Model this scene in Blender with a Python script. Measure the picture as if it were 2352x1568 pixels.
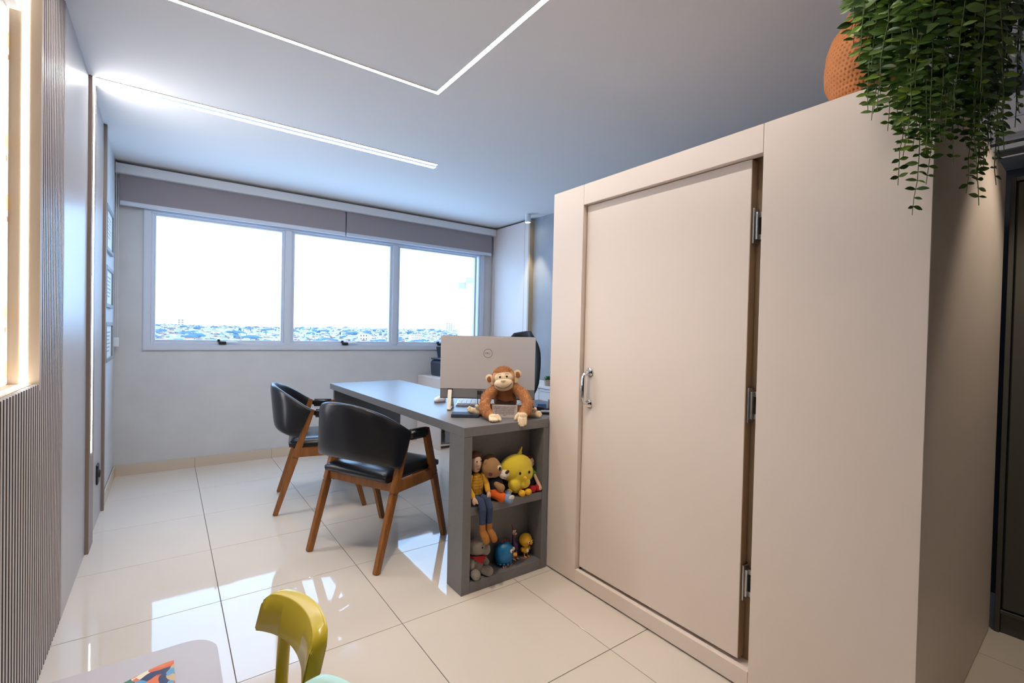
import bpy, bmesh, math, random
from mathutils import Vector, Matrix, Euler, noise
PI = math.pi
rnd = random.Random(7)
for o in list(bpy.data.objects):
    bpy.data.objects.remove(o)
SC = bpy.context.scene
COL = SC.collection

# ------------------------------------------------------------ camera
cam_d = bpy.data.cameras.new('camera')
cam = bpy.data.objects.new('camera', cam_d)
COL.objects.link(cam)
cam_d.sensor_width = 36.0
cam_d.lens = 1088.172 / 2352 * 36.0
cam_d.clip_start = 0.02
cam_d.clip_end = 9000
CR = Vector((0.80889262, -0.58752349, 0.02255826))
CU = Vector((-0.0094723, 0.02534014, 0.99963401))
CF = Vector((0.58788009, 0.80881025, -0.01493226))
cam.matrix_world = Matrix(((CR.x, CU.x, -CF.x, 0), (CR.y, CU.y, -CF.y, 0), (CR.z, CU.z, -CF.z, 1.213), (0, 0, 0, 1)))
SC.camera = cam

# ------------------------------------------------------------ sky, exposure
SC.view_settings.view_transform = 'Standard'
SC.view_settings.look = 'None'
SC.view_settings.gamma = 1.0
SC.view_settings.use_curve_mapping = False
SC.view_settings.exposure = 0.31
try:
    SC.cycles.use_denoising = True
    SC.cycles.max_bounces = 10
    SC.cycles.diffuse_bounces = 6
    SC.cycles.glossy_bounces = 5
    SC.cycles.transparent_max_bounces = 12
    SC.cycles.caustics_reflective = False
    SC.cycles.caustics_refractive = False
    SC.cycles.sample_clamp_indirect = 8.0
except Exception:
    pass
SKY = 5.4
SKY_COL = (0.34, 0.60, 1.0)
LED = 83.0
LED_COL = (1.0, 0.92, 0.84)
LED2 = 27.0
LED2_COL = (0.97, 0.98, 1.0)
w = bpy.data.worlds.new('overcast_sky')
SC.world = w
w.use_nodes = True
nt = w.node_tree
bg = nt.nodes['Background']
tc = nt.nodes.new('ShaderNodeTexCoord')
nz = nt.nodes.new('ShaderNodeTexNoise')
nz.inputs['Scale'].default_value = 2.2
nz.inputs['Detail'].default_value = 4
nt.links.new(tc.outputs['Generated'], nz.inputs['Vector'])
rp = nt.nodes.new('ShaderNodeValToRGB')
rp.color_ramp.elements[0].position = 0.35
rp.color_ramp.elements[1].position = 0.7
rp.color_ramp.elements[0].color = (*SKY_COL, 1)
rp.color_ramp.elements[1].color = (SKY_COL[0] * 1.15, SKY_COL[1] * 1.08, 1.0, 1)
nt.links.new(nz.outputs['Fac'], rp.inputs['Fac'])
nt.links.new(rp.outputs['Color'], bg.inputs['Color'])
bg.inputs['Strength'].default_value = SKY

# portal in the window opening (guides sky light, adds none)
pl = bpy.data.lights.new('window_portal', 'AREA')
pl.shape = 'RECTANGLE'
pl.size = 3.15
pl.size_y = 1.08
pl.cycles.is_portal = True
po = bpy.data.objects.new('window_portal', pl)
po.location = (1.46, 5.0, 1.625)
po.rotation_euler = (-PI / 2, 0, 0)
COL.objects.link(po)


# ------------------------------------------------------------ helpers
def lin(c):
    return tuple(((x / 255) / 12.92 if x / 255 <= 0.04045 else ((x / 255 + 0.055) / 1.055) ** 2.4) for x in c)


MATS = {}


def mat(name, rgb, rough=0.5, metal=0.0, spec=0.5, coat=0.0, vary=None, bump=None, stretch=None, emit=None, sheen=0.0, trans=0.0):
    """procedural principled material; rgb is 0-255 sRGB; vary=(scale, amount), bump=(scale, strength)"""
    m = bpy.data.materials.new(name)
    m.use_nodes = True
    t = m.node_tree
    b = t.nodes['Principled BSDF']
    c = lin(rgb)
    b.inputs['Base Color'].default_value = (*c, 1)
    b.inputs['Roughness'].default_value = rough
    b.inputs['Metallic'].default_value = metal
    b.inputs['Specular IOR Level'].default_value = spec
    b.inputs['Coat Weight'].default_value = coat
    b.inputs['Coat Roughness'].default_value = 0.08
    b.inputs['Sheen Weight'].default_value = sheen
    b.inputs['Transmission Weight'].default_value = trans
    if emit:
        b.inputs['Emission Color'].default_value = (*emit[0], 1)
        b.inputs['Emission Strength'].default_value = emit[1]
    if vary or bump:
        co = t.nodes.new('ShaderNodeTexCoord')
        mp = t.nodes.new('ShaderNodeMapping')
        if stretch:
            mp.inputs['Scale'].default_value = stretch
        t.links.new(co.outputs['Object'], mp.inputs['Vector'])
    if vary:
        n = t.nodes.new('ShaderNodeTexNoise')
        n.inputs['Scale'].default_value = vary[0]
        n.inputs['Detail'].default_value = 5
        t.links.new(mp.outputs['Vector'], n.inputs['Vector'])
        r = t.nodes.new('ShaderNodeValToRGB')
        r.color_ramp.elements[0].position = 0.3
        r.color_ramp.elements[1].position = 0.7
        a = vary[1]
        r.color_ramp.elements[0].color = (*[x * (1 - a) for x in c], 1)
        r.color_ramp.elements[1].color = (*[min(1, x * (1 + a)) for x in c], 1)
        t.links.new(n.outputs['Fac'], r.inputs['Fac'])
        t.links.new(r.outputs['Color'], b.inputs['Base Color'])
    if bump:
        n2 = t.nodes.new('ShaderNodeTexNoise')
        n2.inputs['Scale'].default_value = bump[0]
        n2.inputs['Detail'].default_value = 3
        t.links.new(mp.outputs['Vector'], n2.inputs['Vector'])
        bp = t.nodes.new('ShaderNodeBump')
        bp.inputs['Strength'].default_value = bump[1]
        bp.inputs['Distance'].default_value = 0.002
        t.links.new(n2.outputs['Fac'], bp.inputs['Height'])
        t.links.new(bp.outputs['Normal'], b.inputs['Normal'])
    MATS[name] = m
    return m


class B:
    """collects geometry for one mesh"""

    def __init__(s):
        s.bm = bmesh.new()
        s.mi = 0

    def _f(s, vs):
        try:
            f = s.bm.faces.new(vs)
            f.material_index = s.mi
            return f
        except ValueError:
            return None

    def box(s, x0, x1, y0, y1, z0, z1, M=None, r=0.0, seg=2):
        t = bmesh.new() if r else s.bm
        v = [t.verts.new((x, y, z)) for z in (z0, z1) for y in (y0, y1) for x in (x0, x1)]
        q = ((0, 2, 3, 1), (4, 5, 7, 6), (0, 1, 5, 4), (1, 3, 7, 5), (3, 2, 6, 7), (2, 0, 4, 6))
        for f in q:
            g = t.faces.new([v[i] for i in f])
            g.material_index = s.mi
        if r:
            bmesh.ops.bevel(t, geom=list(t.edges), offset=r, segments=seg, affect='EDGES', clamp_overlap=True, profile=0.5)
            for g in t.faces:
                g.material_index = s.mi
            s.merge(t, M)
        elif M:
            for a in v:
                a.co = M @ a.co
        return s

    def merge(s, t, M=None):
        mp = {}
        for v in t.verts:
            mp[v.index if False else v] = s.bm.verts.new(M @ v.co if M else v.co)
        for f in t.faces:
            g = s._f([mp[v] for v in f.verts])
            if g:
                g.material_index = f.material_index
        t.free()

    def prism(s, pts, z0, z1, M=None, r=0.0, seg=2, axis='z'):
        """extruded polygon; axis z: pts are (x,y); y: pts are (x,z); x: pts are (y,z)"""
        t = bmesh.new()

        def P(p, h):
            return (p[0], p[1], h) if axis == 'z' else ((p[0], h, p[1]) if axis == 'y' else (h, p[0], p[1]))
        a = [t.verts.new(P(p, z0)) for p in pts]
        b = [t.verts.new(P(p, z1)) for p in pts]
        n = len(pts)
        t.faces.new(a[::-1])
        t.faces.new(b)
        for i in range(n):
            t.faces.new((a[i], a[(i + 1) % n], b[(i + 1) % n], b[i]))
        bmesh.ops.recalc_face_normals(t, faces=t.faces)
        if r:
            bmesh.ops.bevel(t, geom=[e for e in t.edges if e.calc_face_angle(0) > 0.5], offset=r, segments=seg, affect='EDGES', clamp_overlap=True)
        for g in t.faces:
            g.material_index = s.mi
        s.merge(t, M)
        return s

    def rings(s, rings, close=True, cap=True):
        rr = [[s.bm.verts.new(p) for p in ring] for ring in rings]
        n = len(rr[0])
        for a, b in zip(rr, rr[1:]):
            for i in range(n if close else n - 1):
                s._f((a[i], a[(i + 1) % n], b[(i + 1) % n], b[i]))
        if cap:
            s._f(rr[0][::-1])
            s._f(rr[-1])
        return s

    def lathe(s, prof, c=(0, 0, 0), seg=24, M=None, cap=True):
        R = []
        for r, z in prof:
            ring = [Vector((c[0] + r * math.cos(2 * PI * i / seg), c[1] + r * math.sin(2 * PI * i / seg), c[2] + z)) for i in range(seg)]
            R.append([M @ p for p in ring] if M else ring)
        return s.rings(R, cap=cap)

    def tube(s, pts, rad, seg=10, cap=True, flat=1.0):
        pts = [Vector(p) for p in pts]
        n = len(pts)
        if not isinstance(rad, (list, tuple)):
            rad = [rad] * n
        R = []
        ref = None
        for i, p in enumerate(pts):
            d = (pts[min(i + 1, n - 1)] - pts[max(i - 1, 0)]).normalized()
            if ref is None:
                ref = Vector((0, 0, 1)) if abs(d.z) < 0.9 else Vector((1, 0, 0))
            a = d.cross(ref).normalized()
            b2 = a.cross(d).normalized()
            ref = b2
            R.append([p + (a * math.cos(2 * PI * k / seg) + b2 * flat * math.sin(2 * PI * k / seg)) * rad[i] for k in range(seg)])
        return s.rings(R, cap=cap)

    def ell(s, c, r, rot=(0, 0, 0), u=20, v=12, M=None):
        t = bmesh.new()
        bmesh.ops.create_uvsphere(t, u_segments=u, v_segments=v, radius=1)
        E = Matrix.Translation(c) @ Euler(rot).to_matrix().to_4x4() @ Matrix.Diagonal((*((r,) * 3 if not isinstance(r, (tuple, list)) else r), 1))
        for g in t.faces:
            g.material_index = s.mi
        s.merge(t, (M @ E) if M else E)
        return s

    def beam(s, p0, p1, wy, d0, d1, wy1=None):
        """tapered bar between two points in a local xz plane; wy = width along y, d = depth across"""
        p0, p1 = Vector(p0), Vector(p1)
        wy1 = wy if wy1 is None else wy1
        dr = (p1 - p0).normalized()
        ac = Vector((dr.z, 0, -dr.x)).normalized()
        y = Vector((0, 1, 0))
        R = []
        for p, w_, d in ((p0, wy, d0), (p1, wy1, d1)):
            pr = [p + ac * (sx * d / 2) + y * (sy * w_ / 2) for sx, sy in ((-1, -1), (1, -1), (1, 1), (-1, 1))]
            R.append(pr)
        return s.rings(R)

    def grid(s, f, nu, nv):
        V = [[s.bm.verts.new(f(i / nu, j / nv)) for i in range(nu + 1)] for j in range(nv + 1)]
        for j in range(nv):
            for i in range(nu):
                s._f((V[j][i], V[j][i + 1], V[j + 1][i + 1], V[j + 1][i]))
        return s


def obj(name, b, m, parent=None, smooth=None, bevel=0.0, seg=2, loc=None, rot=None):
    bm = b.bm if isinstance(b, B) else b
    bmesh.ops.recalc_face_normals(bm, faces=bm.faces)
    if bevel:
        bmesh.ops.bevel(bm, geom=[e for e in bm.edges if len(e.link_faces) == 2 and e.calc_face_angle(0) > 0.5], offset=bevel, segments=seg, affect='EDGES', clamp_overlap=True)
    me = bpy.data.meshes.new(name)
    bm.to_mesh(me)
    bm.free()
    for x in (m if isinstance(m, (list, tuple)) else [m]):
        me.materials.append(x)
    if smooth:
        me.polygons.foreach_set('use_smooth', [True] * len(me.polygons))
        me.set_sharp_from_angle(angle=math.radians(smooth))
    o = bpy.data.objects.new(name, me)
    COL.objects.link(o)
    if parent:
        o.parent = parent
    if loc:
        o.location = loc
    if rot:
        o.rotation_euler = rot
    return o


def tag(o, label=None, cat=None, group=None, kind=None):
    if label:
        o['label'] = label
    if cat:
        o['category'] = cat
    if group:
        o['group'] = group
    if kind:
        o['kind'] = kind
    return o


def thing(name, label, cat, loc=(0, 0, 0), rz=0.0, group=None):
    o = bpy.data.objects.new(name, None)
    COL.objects.link(o)
    o.location = loc
    o.rotation_euler = (0, 0, rz)
    return tag(o, label, cat, group)


def copy_tree(o, parent=None):
    c = o.copy()
    COL.objects.link(c)
    c.parent = parent
    for ch in list(o.children):
        copy_tree(ch, c)
    return c


def bx(name, m, parent, x0, x1, y0, y1, z0, z1, r=0.0015, seg=1):
    return obj(name, B().box(x0, x1, y0, y1, z0, z1, r=r, seg=seg), m, parent)


def plush(name, prims, m, parent, vox=0.004, it=4, bumpy=0.0):
    """ellipsoids and tubes fused into one continuous soft surface"""
    b = B()
    for p in prims:
        if p[0] == 'e':
            b.ell(p[1], p[2], p[3] if len(p) > 3 else (0, 0, 0))
        else:
            b.tube(p[1], p[2], seg=12)
            for k in (0, -1):
                b.ell(p[1][k], p[2][k] if isinstance(p[2], (list, tuple)) else p[2], u=12, v=8)
    o = obj(name, b, m, parent)
    md = o.modifiers.new('fuse', 'REMESH')
    md.mode = 'VOXEL'
    md.voxel_size = vox
    sm = o.modifiers.new('soft', 'SMOOTH')
    sm.factor = 0.5
    sm.iterations = it
    dg = bpy.context.evaluated_depsgraph_get()
    me = bpy.data.meshes.new_from_object(o.evaluated_get(dg))
    old = o.data
    o.modifiers.clear()
    o.data = me
    bpy.data.meshes.remove(old)
    if bumpy:
        me.update()
        nn = [v.normal.copy() for v in me.vertices]
        for v, n in zip(me.vertices, nn):
            v.co += n * bumpy * noise.noise(v.co * 90)
    me.polygons.foreach_set('use_smooth', [True] * len(me.polygons))
    me.name = name
    if not me.materials:
        me.materials.append(m)
    return o


def text(name, s, size, m, parent, loc, rot, ext=0.0004, align='CENTER', space=1.0, line=1.0):
    c = bpy.data.curves.new(name, 'FONT')
    c.body = s
    c.size = size
    c.extrude = ext
    c.align_x = align
    c.align_y = 'CENTER'
    c.space_character = space
    c.space_line = line
    c.materials.append(m)
    o = bpy.data.objects.new(name, c)
    COL.objects.link(o)
    me = bpy.data.meshes.new_from_object(o.evaluated_get(bpy.context.evaluated_depsgraph_get()))
    bpy.data.objects.remove(o)
    me.name = name
    o = bpy.data.objects.new(name, me)
    COL.objects.link(o)
    o.parent = parent
    o.location = loc
    o.rotation_euler = rot
    return o


def emitter(name, rgb, strength):
    m = bpy.data.materials.new(name)
    m.use_nodes = True
    t = m.node_tree
    t.nodes.clear()
    e = t.nodes.new('ShaderNodeEmission')
    e.inputs['Color'].default_value = (*rgb, 1)
    e.inputs['Strength'].default_value = strength
    o = t.nodes.new('ShaderNodeOutputMaterial')
    t.links.new(e.outputs[0], o.inputs[0])
    return m


# ------------------------------------------------------------ materials
M_ceil = mat('ceiling_paint', (226, 222, 220), 0.9)
M_wallg = mat('grey_wall_paint', (202, 202, 203), 0.85, vary=(6, 0.03))
M_wallw = mat('wall_paint', (140, 130, 122), 0.85)
M_conc = mat('concrete_wall_paint', (158, 162, 168), 0.8, vary=(3, 0.12), bump=(30, 0.2))
M_tile = mat('porcelain_tile', (215, 205, 194), 0.035, spec=0.5, vary=(2.5, 0.02))
M_grout = mat('tile_grout', (95, 90, 86), 0.8)
M_base = mat('porcelain_baseboard', (205, 190, 172), 0.25)
M_clad = mat('satin_wall_cladding', (176, 171, 170), 0.30, spec=0.15)
M_trim = mat('taupe_trim', (138, 122, 113), 0.45)
M_slat = mat('fluted_slat', (172, 163, 158), 0.42)
M_backing_shade = mat('slat_backing', (34, 27, 27), 0.7)  # backing tone, also painted on the slat sides as groove shade
M_nicheb = mat('niche_lining', (176, 158, 138), 0.5)
M_paper = mat('wallpaper', (238, 236, 232), 0.7)
M_white = mat('white_satin', (222, 224, 228), 0.35)
M_alu = mat('white_aluminium', (202, 208, 220), 0.3)
M_blind = mat('blind_fabric', (150, 142, 146), 0.9, bump=(600, 0.2))
M_black = mat('black_plastic', (22, 22, 25), 0.4)
M_booth = mat('beige_laminate', (225, 211, 201), 0.5, spec=0.35, vary=(3, 0.012))
M_boothd = mat('beige_laminate_edge', (168, 142, 112), 0.6)
M_gap = mat('shadow_plinth', (38, 32, 28), 0.8)
M_chrome = mat('polished_chrome', (222, 222, 224), 0.08, metal=1.0)
M_steel = mat('brushed_steel', (190, 190, 190), 0.3, metal=1.0)
M_desk = mat('grey_laminate', (112, 111, 113), 0.38, spec=0.5, vary=(60, 0.05), bump=(300, 0.08))
M_leather = mat('black_leather', (24, 25, 30), 0.28, spec=0.55, bump=(180, 0.12))
M_wood = mat('honey_wood', (146, 92, 44), 0.42, vary=(9, 0.22), stretch=(6, 6, 0.7))
M_silver = mat('silver_plastic', (196, 190, 190), 0.35, spec=0.4)
M_silverd = mat('grey_plastic', (140, 137, 138), 0.45)
M_ink = mat('dark_print', (40, 38, 40), 0.5)
M_navy = mat('dark_blue_plastic', (44, 54, 72), 0.4)
M_cred = mat('credenza_white', (226, 226, 228), 0.3)
M_pink = mat('pale_beige_laminate', (216, 204, 198), 0.45)
M_locker = mat('dark_grey_metal', (84, 84, 80), 0.45)
M_ac = mat('ac_plastic', (214, 210, 208), 0.35)
M_led = emitter('led_diffuser', LED_COL, LED)
M_led2 = emitter('led_diffuser_neutral', LED2_COL, LED2)

# ------------------------------------------------------------ room shell
X0, X1, Y0, Y1, ZC = -0.345, 3.30, -2.5, 4.925, 2.51
fl = tag(obj('floor', B().box(-0.6, 3.5, Y0 - .1, Y1 + .1, -0.08, -0.003), M_grout), kind='structure')
for i in range(8):
    for j in range(14):
        xa, ya = -0.998 + 0.6 * i, -2.966 + 0.6 * j
        a, b_, c, d = max(xa, -0.43), min(xa + 0.6, 3.32), max(ya, Y0), min(ya + 0.6, Y1 + 0.01)
        if b_ - a < 0.05 or d - c < 0.05:
            continue
        g = 0.0014
        obj('tile', B().box(a + g, b_ - g, c + g, d - g, -0.012, 0), M_tile, fl, bevel=0.0008, seg=1)
tag(obj('ceiling', B().box(-0.7, 3.6, Y0 - .2, Y1 + .2, ZC, ZC + 0.12), M_ceil), kind='structure')

hx0, hx1, hz0, hz1 = -0.12, 3.08, 1.05, 2.16
b = B()
b.box(-0.7, hx0, Y1, Y1 + 0.16, 0, ZC).box(hx1, 3.6, Y1, Y1 + 0.16, 0, ZC)
b.box(hx0, hx1, Y1, Y1 + 0.16, 0, hz0).box(hx0, hx1, Y1, Y1 + 0.16, hz1, ZC)
wb = tag(obj('wall_back', b, M_wallg), kind='structure')
tag(obj('wall_right', B().box(X1, X1 + 0.2, Y0, Y1, 0, ZC), M_conc), kind='structure')
M_darkw = mat('dark_grey_wall', (74, 72, 74), .85)
tag(obj('trim_2', B().box(X1 - .012, X1, Y0, 1.0, 0, ZC), M_darkw), kind='structure')  # near stretch of the right wall in a darker even tone
tag(obj('wall_front', B().box(-0.7, 3.6, Y0 - 0.15, Y0, 0, ZC), M_wallw), kind='structure')
b = B().box(-0.62, -0.431, Y0, Y1, 0, ZC).box(-0.431, X0, 4.094, Y1, 0, ZC)
wl = tag(obj('wall_left', b, M_wallg), kind='structure')

# left wall cladding: fluted slats, recess, smooth panels, posts
NY0, NY1, NZ0, NZ1 = 0.6, 2.2, 1.0, 2.44
b = B().box(-0.43, -0.362, Y0, NY0, 0, ZC).box(-0.43, -0.362, NY0, NY1, 0, NZ0 - .012).box(-0.43, -0.362, NY0, NY1, NZ1 + .015, ZC)
b.box(-0.43, -0.362, NY1 + 0.014, 2.645, 0, ZC)
obj('slat_backing', b, M_backing_shade, wl)
k = 0
y = 2.632
while y > 0.75:
    top = ZC if y > NY1 + 0.01 else 1.012
    if k == 0 or top != last_top:
        proto = obj('slat', B().box(-0.362, -0.345, -0.0078, 0.0078, 0.0, top), [M_slat, M_backing_shade], wl, bevel=0.0012, seg=1)
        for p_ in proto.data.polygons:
            p_.material_index = 1 if abs(p_.normal.y) > .9 else 0  # slat sides coloured dark to imitate shade in the grooves
        proto.location.y = y
        last_top = top
    else:
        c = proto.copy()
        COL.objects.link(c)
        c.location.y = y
    y -= 0.031
    k += 1
obj('smooth_panel', B().box(-0.43, -0.345, 2.645, 3.315, 0, ZC), M_clad, wl, bevel=0.001, seg=1)
obj('smooth_panel', B().box(-0.43, -0.345, 3.490, 4.05, 0, ZC), M_clad, wl, bevel=0.001, seg=1)
bpost = B().box(-0.43, -0.329, 3.315, 3.490, 0, ZC)
obj('post', bpost, M_trim, wl, bevel=0.001, seg=1)
obj('post', B().box(-0.43, -0.329, 4.05, 4.093, 0, ZC), M_trim, wl, bevel=0.001, seg=1)
# recess lining
obj('recess_jamb', B().box(-0.42, -0.345, NY1, NY1 + 0.014, NZ0 - .01, NZ1), M_nicheb, wl)
obj('recess_ledge', B().box(-0.42, -0.362, NY0, NY1, NZ0 - .012, NZ0 + 0.013), M_nicheb, wl)
obj('recess_head', B().box(-0.42, -0.345, NY0, NY1, NZ1, NZ1 + .015), M_nicheb, wl)
obj('recess_jamb', B().box(-0.42, -0.345, NY0 - .014, NY0, NZ0, NZ1), M_nicheb, wl)
wp = obj('wallpaper', B().box(-0.4305, -0.42, NY0, NY1, NZ0, NZ1), M_paper, wl)
M_bal = mat('balloon_print', (236, 205, 160), 0.7)
M_bal2 = mat('basket_print', (205, 140, 90), 0.7)


def disc(cy, cz, ry, rz, n=20):
    return [(cy + ry * math.cos(2 * PI * i / n), cz + rz * math.sin(2 * PI * i / n)) for i in range(n)]


for cy, cz in ((2.192, 2.115), (2.176, 1.790), (2.192, 1.600), (2.174, 1.245), (2.192, 1.062), (1.95, 1.70), (1.95, 1.25), (1.7, 1.5)):
    obj('balloon_print', B().prism(disc(cy, cz, 0.015, 0.026), -0.4201, -0.4197, axis='x'), M_bal, wp)
    obj('basket_print', B().prism([(cy - .006, cz - .046), (cy + .006, cz - .046), (cy + .008, cz - .058), (cy - .004, cz - .064)][::1], -0.4201, -0.4197, axis='x'), M_bal2, wp)
tag(obj('wall_box', B().box(-0.419, -0.388, 1.75, 2.168, 2.206, 2.40, r=0.002), M_white), 'white wall box hanging at the top of the lit wall recess', 'box')

# baseboards
bb = tag(obj('baseboard_back', B().box(X0, X1 - .06, Y1 - 0.004, Y1, 0, 0.084), M_grout), kind='structure')
xs = [X0 + .001, 0.2, 0.8, 1.4, 2.0, 2.6, X1 - 0.06]
for a, c in zip(xs, xs[1:]):
    obj('baseboard_tile', B().box(a + .001, c - .001, Y1 - 0.013, Y1 - 0.003, 0, 0.086), M_base, bb, bevel=0.001, seg=1)
bl = tag(obj('baseboard_left', B().box(X0, X0 + 0.004, 4.095, Y1 - .014, 0, 0.084), M_grout), kind='structure')
for a, c in ((4.096, 4.234), (4.234, 4.834), (4.834, Y1 - .014)):
    obj('baseboard_tile', B().box(X0 + .003, X0 + 0.012, a + .001, c - .001, 0, 0.086), M_base, bl, bevel=0.001, seg=1)

# panelled section of the right wall by the window
M_edge = mat('wood_edge', (176, 158, 134), 0.5)
t1 = tag(obj('trim_1', B().box(3.252, X1, 4.190, Y1 - .005, 0, 2.49), M_gap), kind='structure')
for a, c in ((4.192, 4.262), (4.266, Y1 - .006)):
    for z0, z1 in ((0.02, 2.488),):
        obj('wall_panel', B().box(3.245, 3.2525, a, c, z0, z1), M_pink, t1, bevel=0.001, seg=1)
obj('edge_strip', B().box(3.240, X1, 4.165, 4.191, 0, 2.49), M_edge, t1, bevel=0.001, seg=1)

# window
wn = tag(bpy.data.objects.new('window_1', None), kind='structure')
COL.objects.link(wn)


def ring(x0, x1, z0, z1, wd, y0, y1, b=None):
    b = b or B()
    b.box(x0, x0 + wd, y0, y1, z0, z1).box(x1 - wd, x1, y0, y1, z0, z1)
    b.box(x0 + wd, x1 - wd, y0, y1, z0, z0 + wd).box(x0 + wd, x1 - wd, y0, y1, z1 - wd, z1)
    return b


obj('window_frame', ring(-0.166, 3.128, 1.015, 2.200, 0.050, Y1 - 0.018, Y1 + 0.06), M_alu, wn, bevel=0.004, seg=2)
obj('inner_frame', ring(-0.117, 3.079, 1.064, 2.165, 0.018, Y1 + 0.0, Y1 + 0.10), M_alu, wn, bevel=0.002, seg=1)
for xa in (0.895, 1.962):
    obj('mullion', B().box(xa, xa + 0.060, Y1 - 0.012, Y1 + 0.09, 1.064, 2.150), M_alu, wn, bevel=0.006, seg=2)
M_glass = bpy.data.materials.new('window_glass')
M_glass.use_nodes = True
t = M_glass.node_tree
t.nodes.clear()
tr = t.nodes.new('ShaderNodeBsdfTransparent')
tr.inputs['Color'].default_value = (0.97, 0.985, 0.98, 1)
gl = t.nodes.new('ShaderNodeBsdfGlossy')
gl.inputs['Roughness'].default_value = 0.0
fr = t.nodes.new('ShaderNodeFresnel')
fr.inputs['IOR'].default_value = 1.5
mx = t.nodes.new('ShaderNodeMixShader')
oo = t.nodes.new('ShaderNodeOutputMaterial')
t.links.new(fr.outputs[0], mx.inputs[0])
t.links.new(tr.outputs[0], mx.inputs[1])
t.links.new(gl.outputs[0], mx.inputs[2])
t.links.new(mx.outputs[0], oo.inputs[0])
for i, (a, c) in enumerate(((-0.085, 0.867), (0.982, 1.936), (2.050, 3.006))):
    sx = 0.028
    sash = obj('sash', ring(a - sx, c + sx, 1.104 - sx, 2.130 + sx, sx, Y1 + 0.010, Y1 + 0.055), M_alu, wn, bevel=0.003, seg=1)
    obj('pane', B().grid(lambda u, v: (a - .004 + (c - a + .008) * u, Y1 + 0.036, 1.10 + 1.034 * v), 1, 1), M_glass, sash)
    lx = (0.391, 1.462, 2.541)[i]
    lb = B().box(lx - .026, lx + .030, Y1 - 0.030, Y1 + 0.012, 1.066, 1.092, r=0.003)
    lb.box(lx - .036, lx - .016, Y1 - .026, Y1 + .006, 1.090, 1.112, r=.003)
    la = obj('latch', lb, M_black, sash)
    obj('latch_lever', B().box(lx + .028, lx + .115, Y1 - .030, Y1 - .016, 1.082, 1.096, r=.004), M_white, sash)

# pelmet and roller blinds
pm = thing('window_pelmet', 'long white pelmet box over the window under the ceiling', 'pelmet', (1.44, 4.875, 2.41))
obj('pelmet_board', B().prism([(-.045, 0.004), (-.042, 0), (0.044, 0), (.044, .075), (-.045, .075)], -1.775, 1.79, axis='x'), M_white, pm, bevel=.002, seg=1)
obj('end_cap', B().prism([(-.049, -.006), (.045, -.006), (.045, .078), (-.049, .078)], 1.79, 1.797, axis='x'), M_white, pm, bevel=.002)
obj('end_cap', B().prism([(-.049, -.006), (.045, -.006), (.045, .078), (-.049, .078)], -1.782, -1.775, axis='x'), M_white, pm, bevel=.002)
for nm, a, c, lab, cx, zb in (('roller_blind', -0.318, 1.437, 'left-hand beige roller blind rolled up above the first pane and half the second', -0.335, 1.075),
                              ('roller_blind', 1.449, 3.198, 'right-hand beige roller blind rolled up above the third pane near the corner', 3.232, 0.62)):
    rb_ = thing(nm, lab.replace('left-hand', 'longer').replace('right-hand', 'shorter') if False else lab, 'blind', ((a + c) / 2, 4.872, 2.2))
    h = (c - a) / 2
    obj('fabric', B().box(-h, h, 0, 0.0015, 0, 0.245), M_blind, rb_)
    obj('bottom_bar', B().box(-h, h, -0.008, 0.009, -0.034, 0.002, r=.006, seg=2), M_alu, rb_)
    dx = cx - (a + c) / 2
    obj('chain', B().tube([(dx, -.01, .21), (dx, -.012, .0), (dx - .002, -.012, zb - 2.2 + .04)], .0022, seg=6).tube([(dx + .011, .004, .21), (dx + .011, 0.004, zb - 2.2 + .04)], .0022, seg=6), M_white, rb_)
    obj('chain_weight', B().box(dx - .013, dx + .023, -.024, .016, zb - 2.2 - .03, zb - 2.2 + .045, r=.007, seg=2), M_white, rb_)

# ------------------------------------------------------------ light lines
M_alus = mat('led_channel', (205, 205, 205), 0.4)


def strip(parent, x0, x1, y0, y1, z0, z1, m=None):
    obj('diffuser', B().box(x0, x1, y0, y1, z0, z1), m or M_led, parent)


L = thing('led_light_line', 'bent light line making a corner on the ceiling above the desk', 'ceiling light', (1.168, 2.345, ZC))
strip(L, -1.32, -.0105, -.010, .010, -.0016, 0)
strip(L, -.0105, .0105, -1.87, .010, -.0016, 0)
obj('channel', B().box(-1.37, -.0125, -.0125, -.0105, -.003, 0).box(-1.37, .0125, .0105, .0125, -.002, 0).box(-.0125, -.0105, -1.85, -.0125, -.002, 0).box(.0105, .0125, -1.87, .0125, -.002, 0), M_alus, L)
L = thing('led_light_line', 'straight double light line across the ceiling and down the left wall post', 'ceiling light', (-.329, 3.376, ZC))
strip(L, 0, 2.00, -.052, -.017, -.0018, 0, M_led2)
strip(L, 0, 2.015, .014, .049, -.0018, 0, M_led2)
obj('channel', B().box(0.012, 2.00, -.056, -.053, -.0035, 0).box(.012, 2.01, -.0165, .0135, -.0022, 0).box(2.0, 2.004, -.056, -.017, -.003, 0), M_alus, L)
strip(L, 0, .002, -.033, -.004, -1.51, -.002, M_led2)
strip(L, 0, .002, -.003, .024, -1.985, -.002, M_led2)
obj('channel', B().box(0, .002, -.040, -.034, -2.0, -.004).box(0, .002, .0245, .030, -2.0, -.004), M_edge, L)
M_ledw = emitter('warm_led', (1.0, 0.94, 0.87), 12.0)
L = thing('recess_light_strip', 'light strip running round the recess in the fluted wall', 'light', (-.3825, 2.2, 1.013))
obj('diffuser', B().box(-.0085, .0085, -.0014, -.0002, 0.001, 1.425), M_ledw, L)
obj('diffuser', B().box(-.0085, .0085, -1.594, -.0055, 0.0002, .0014), M_ledw, L)
obj('diffuser', B().box(-.0085, .0085, -1.594, -.0055, 1.4256, 1.4268), M_ledw, L)
obj('diffuser', B().box(-.0085, .0085, -1.5998, -1.5986, 0.001, 1.425), M_ledw, L)

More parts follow.
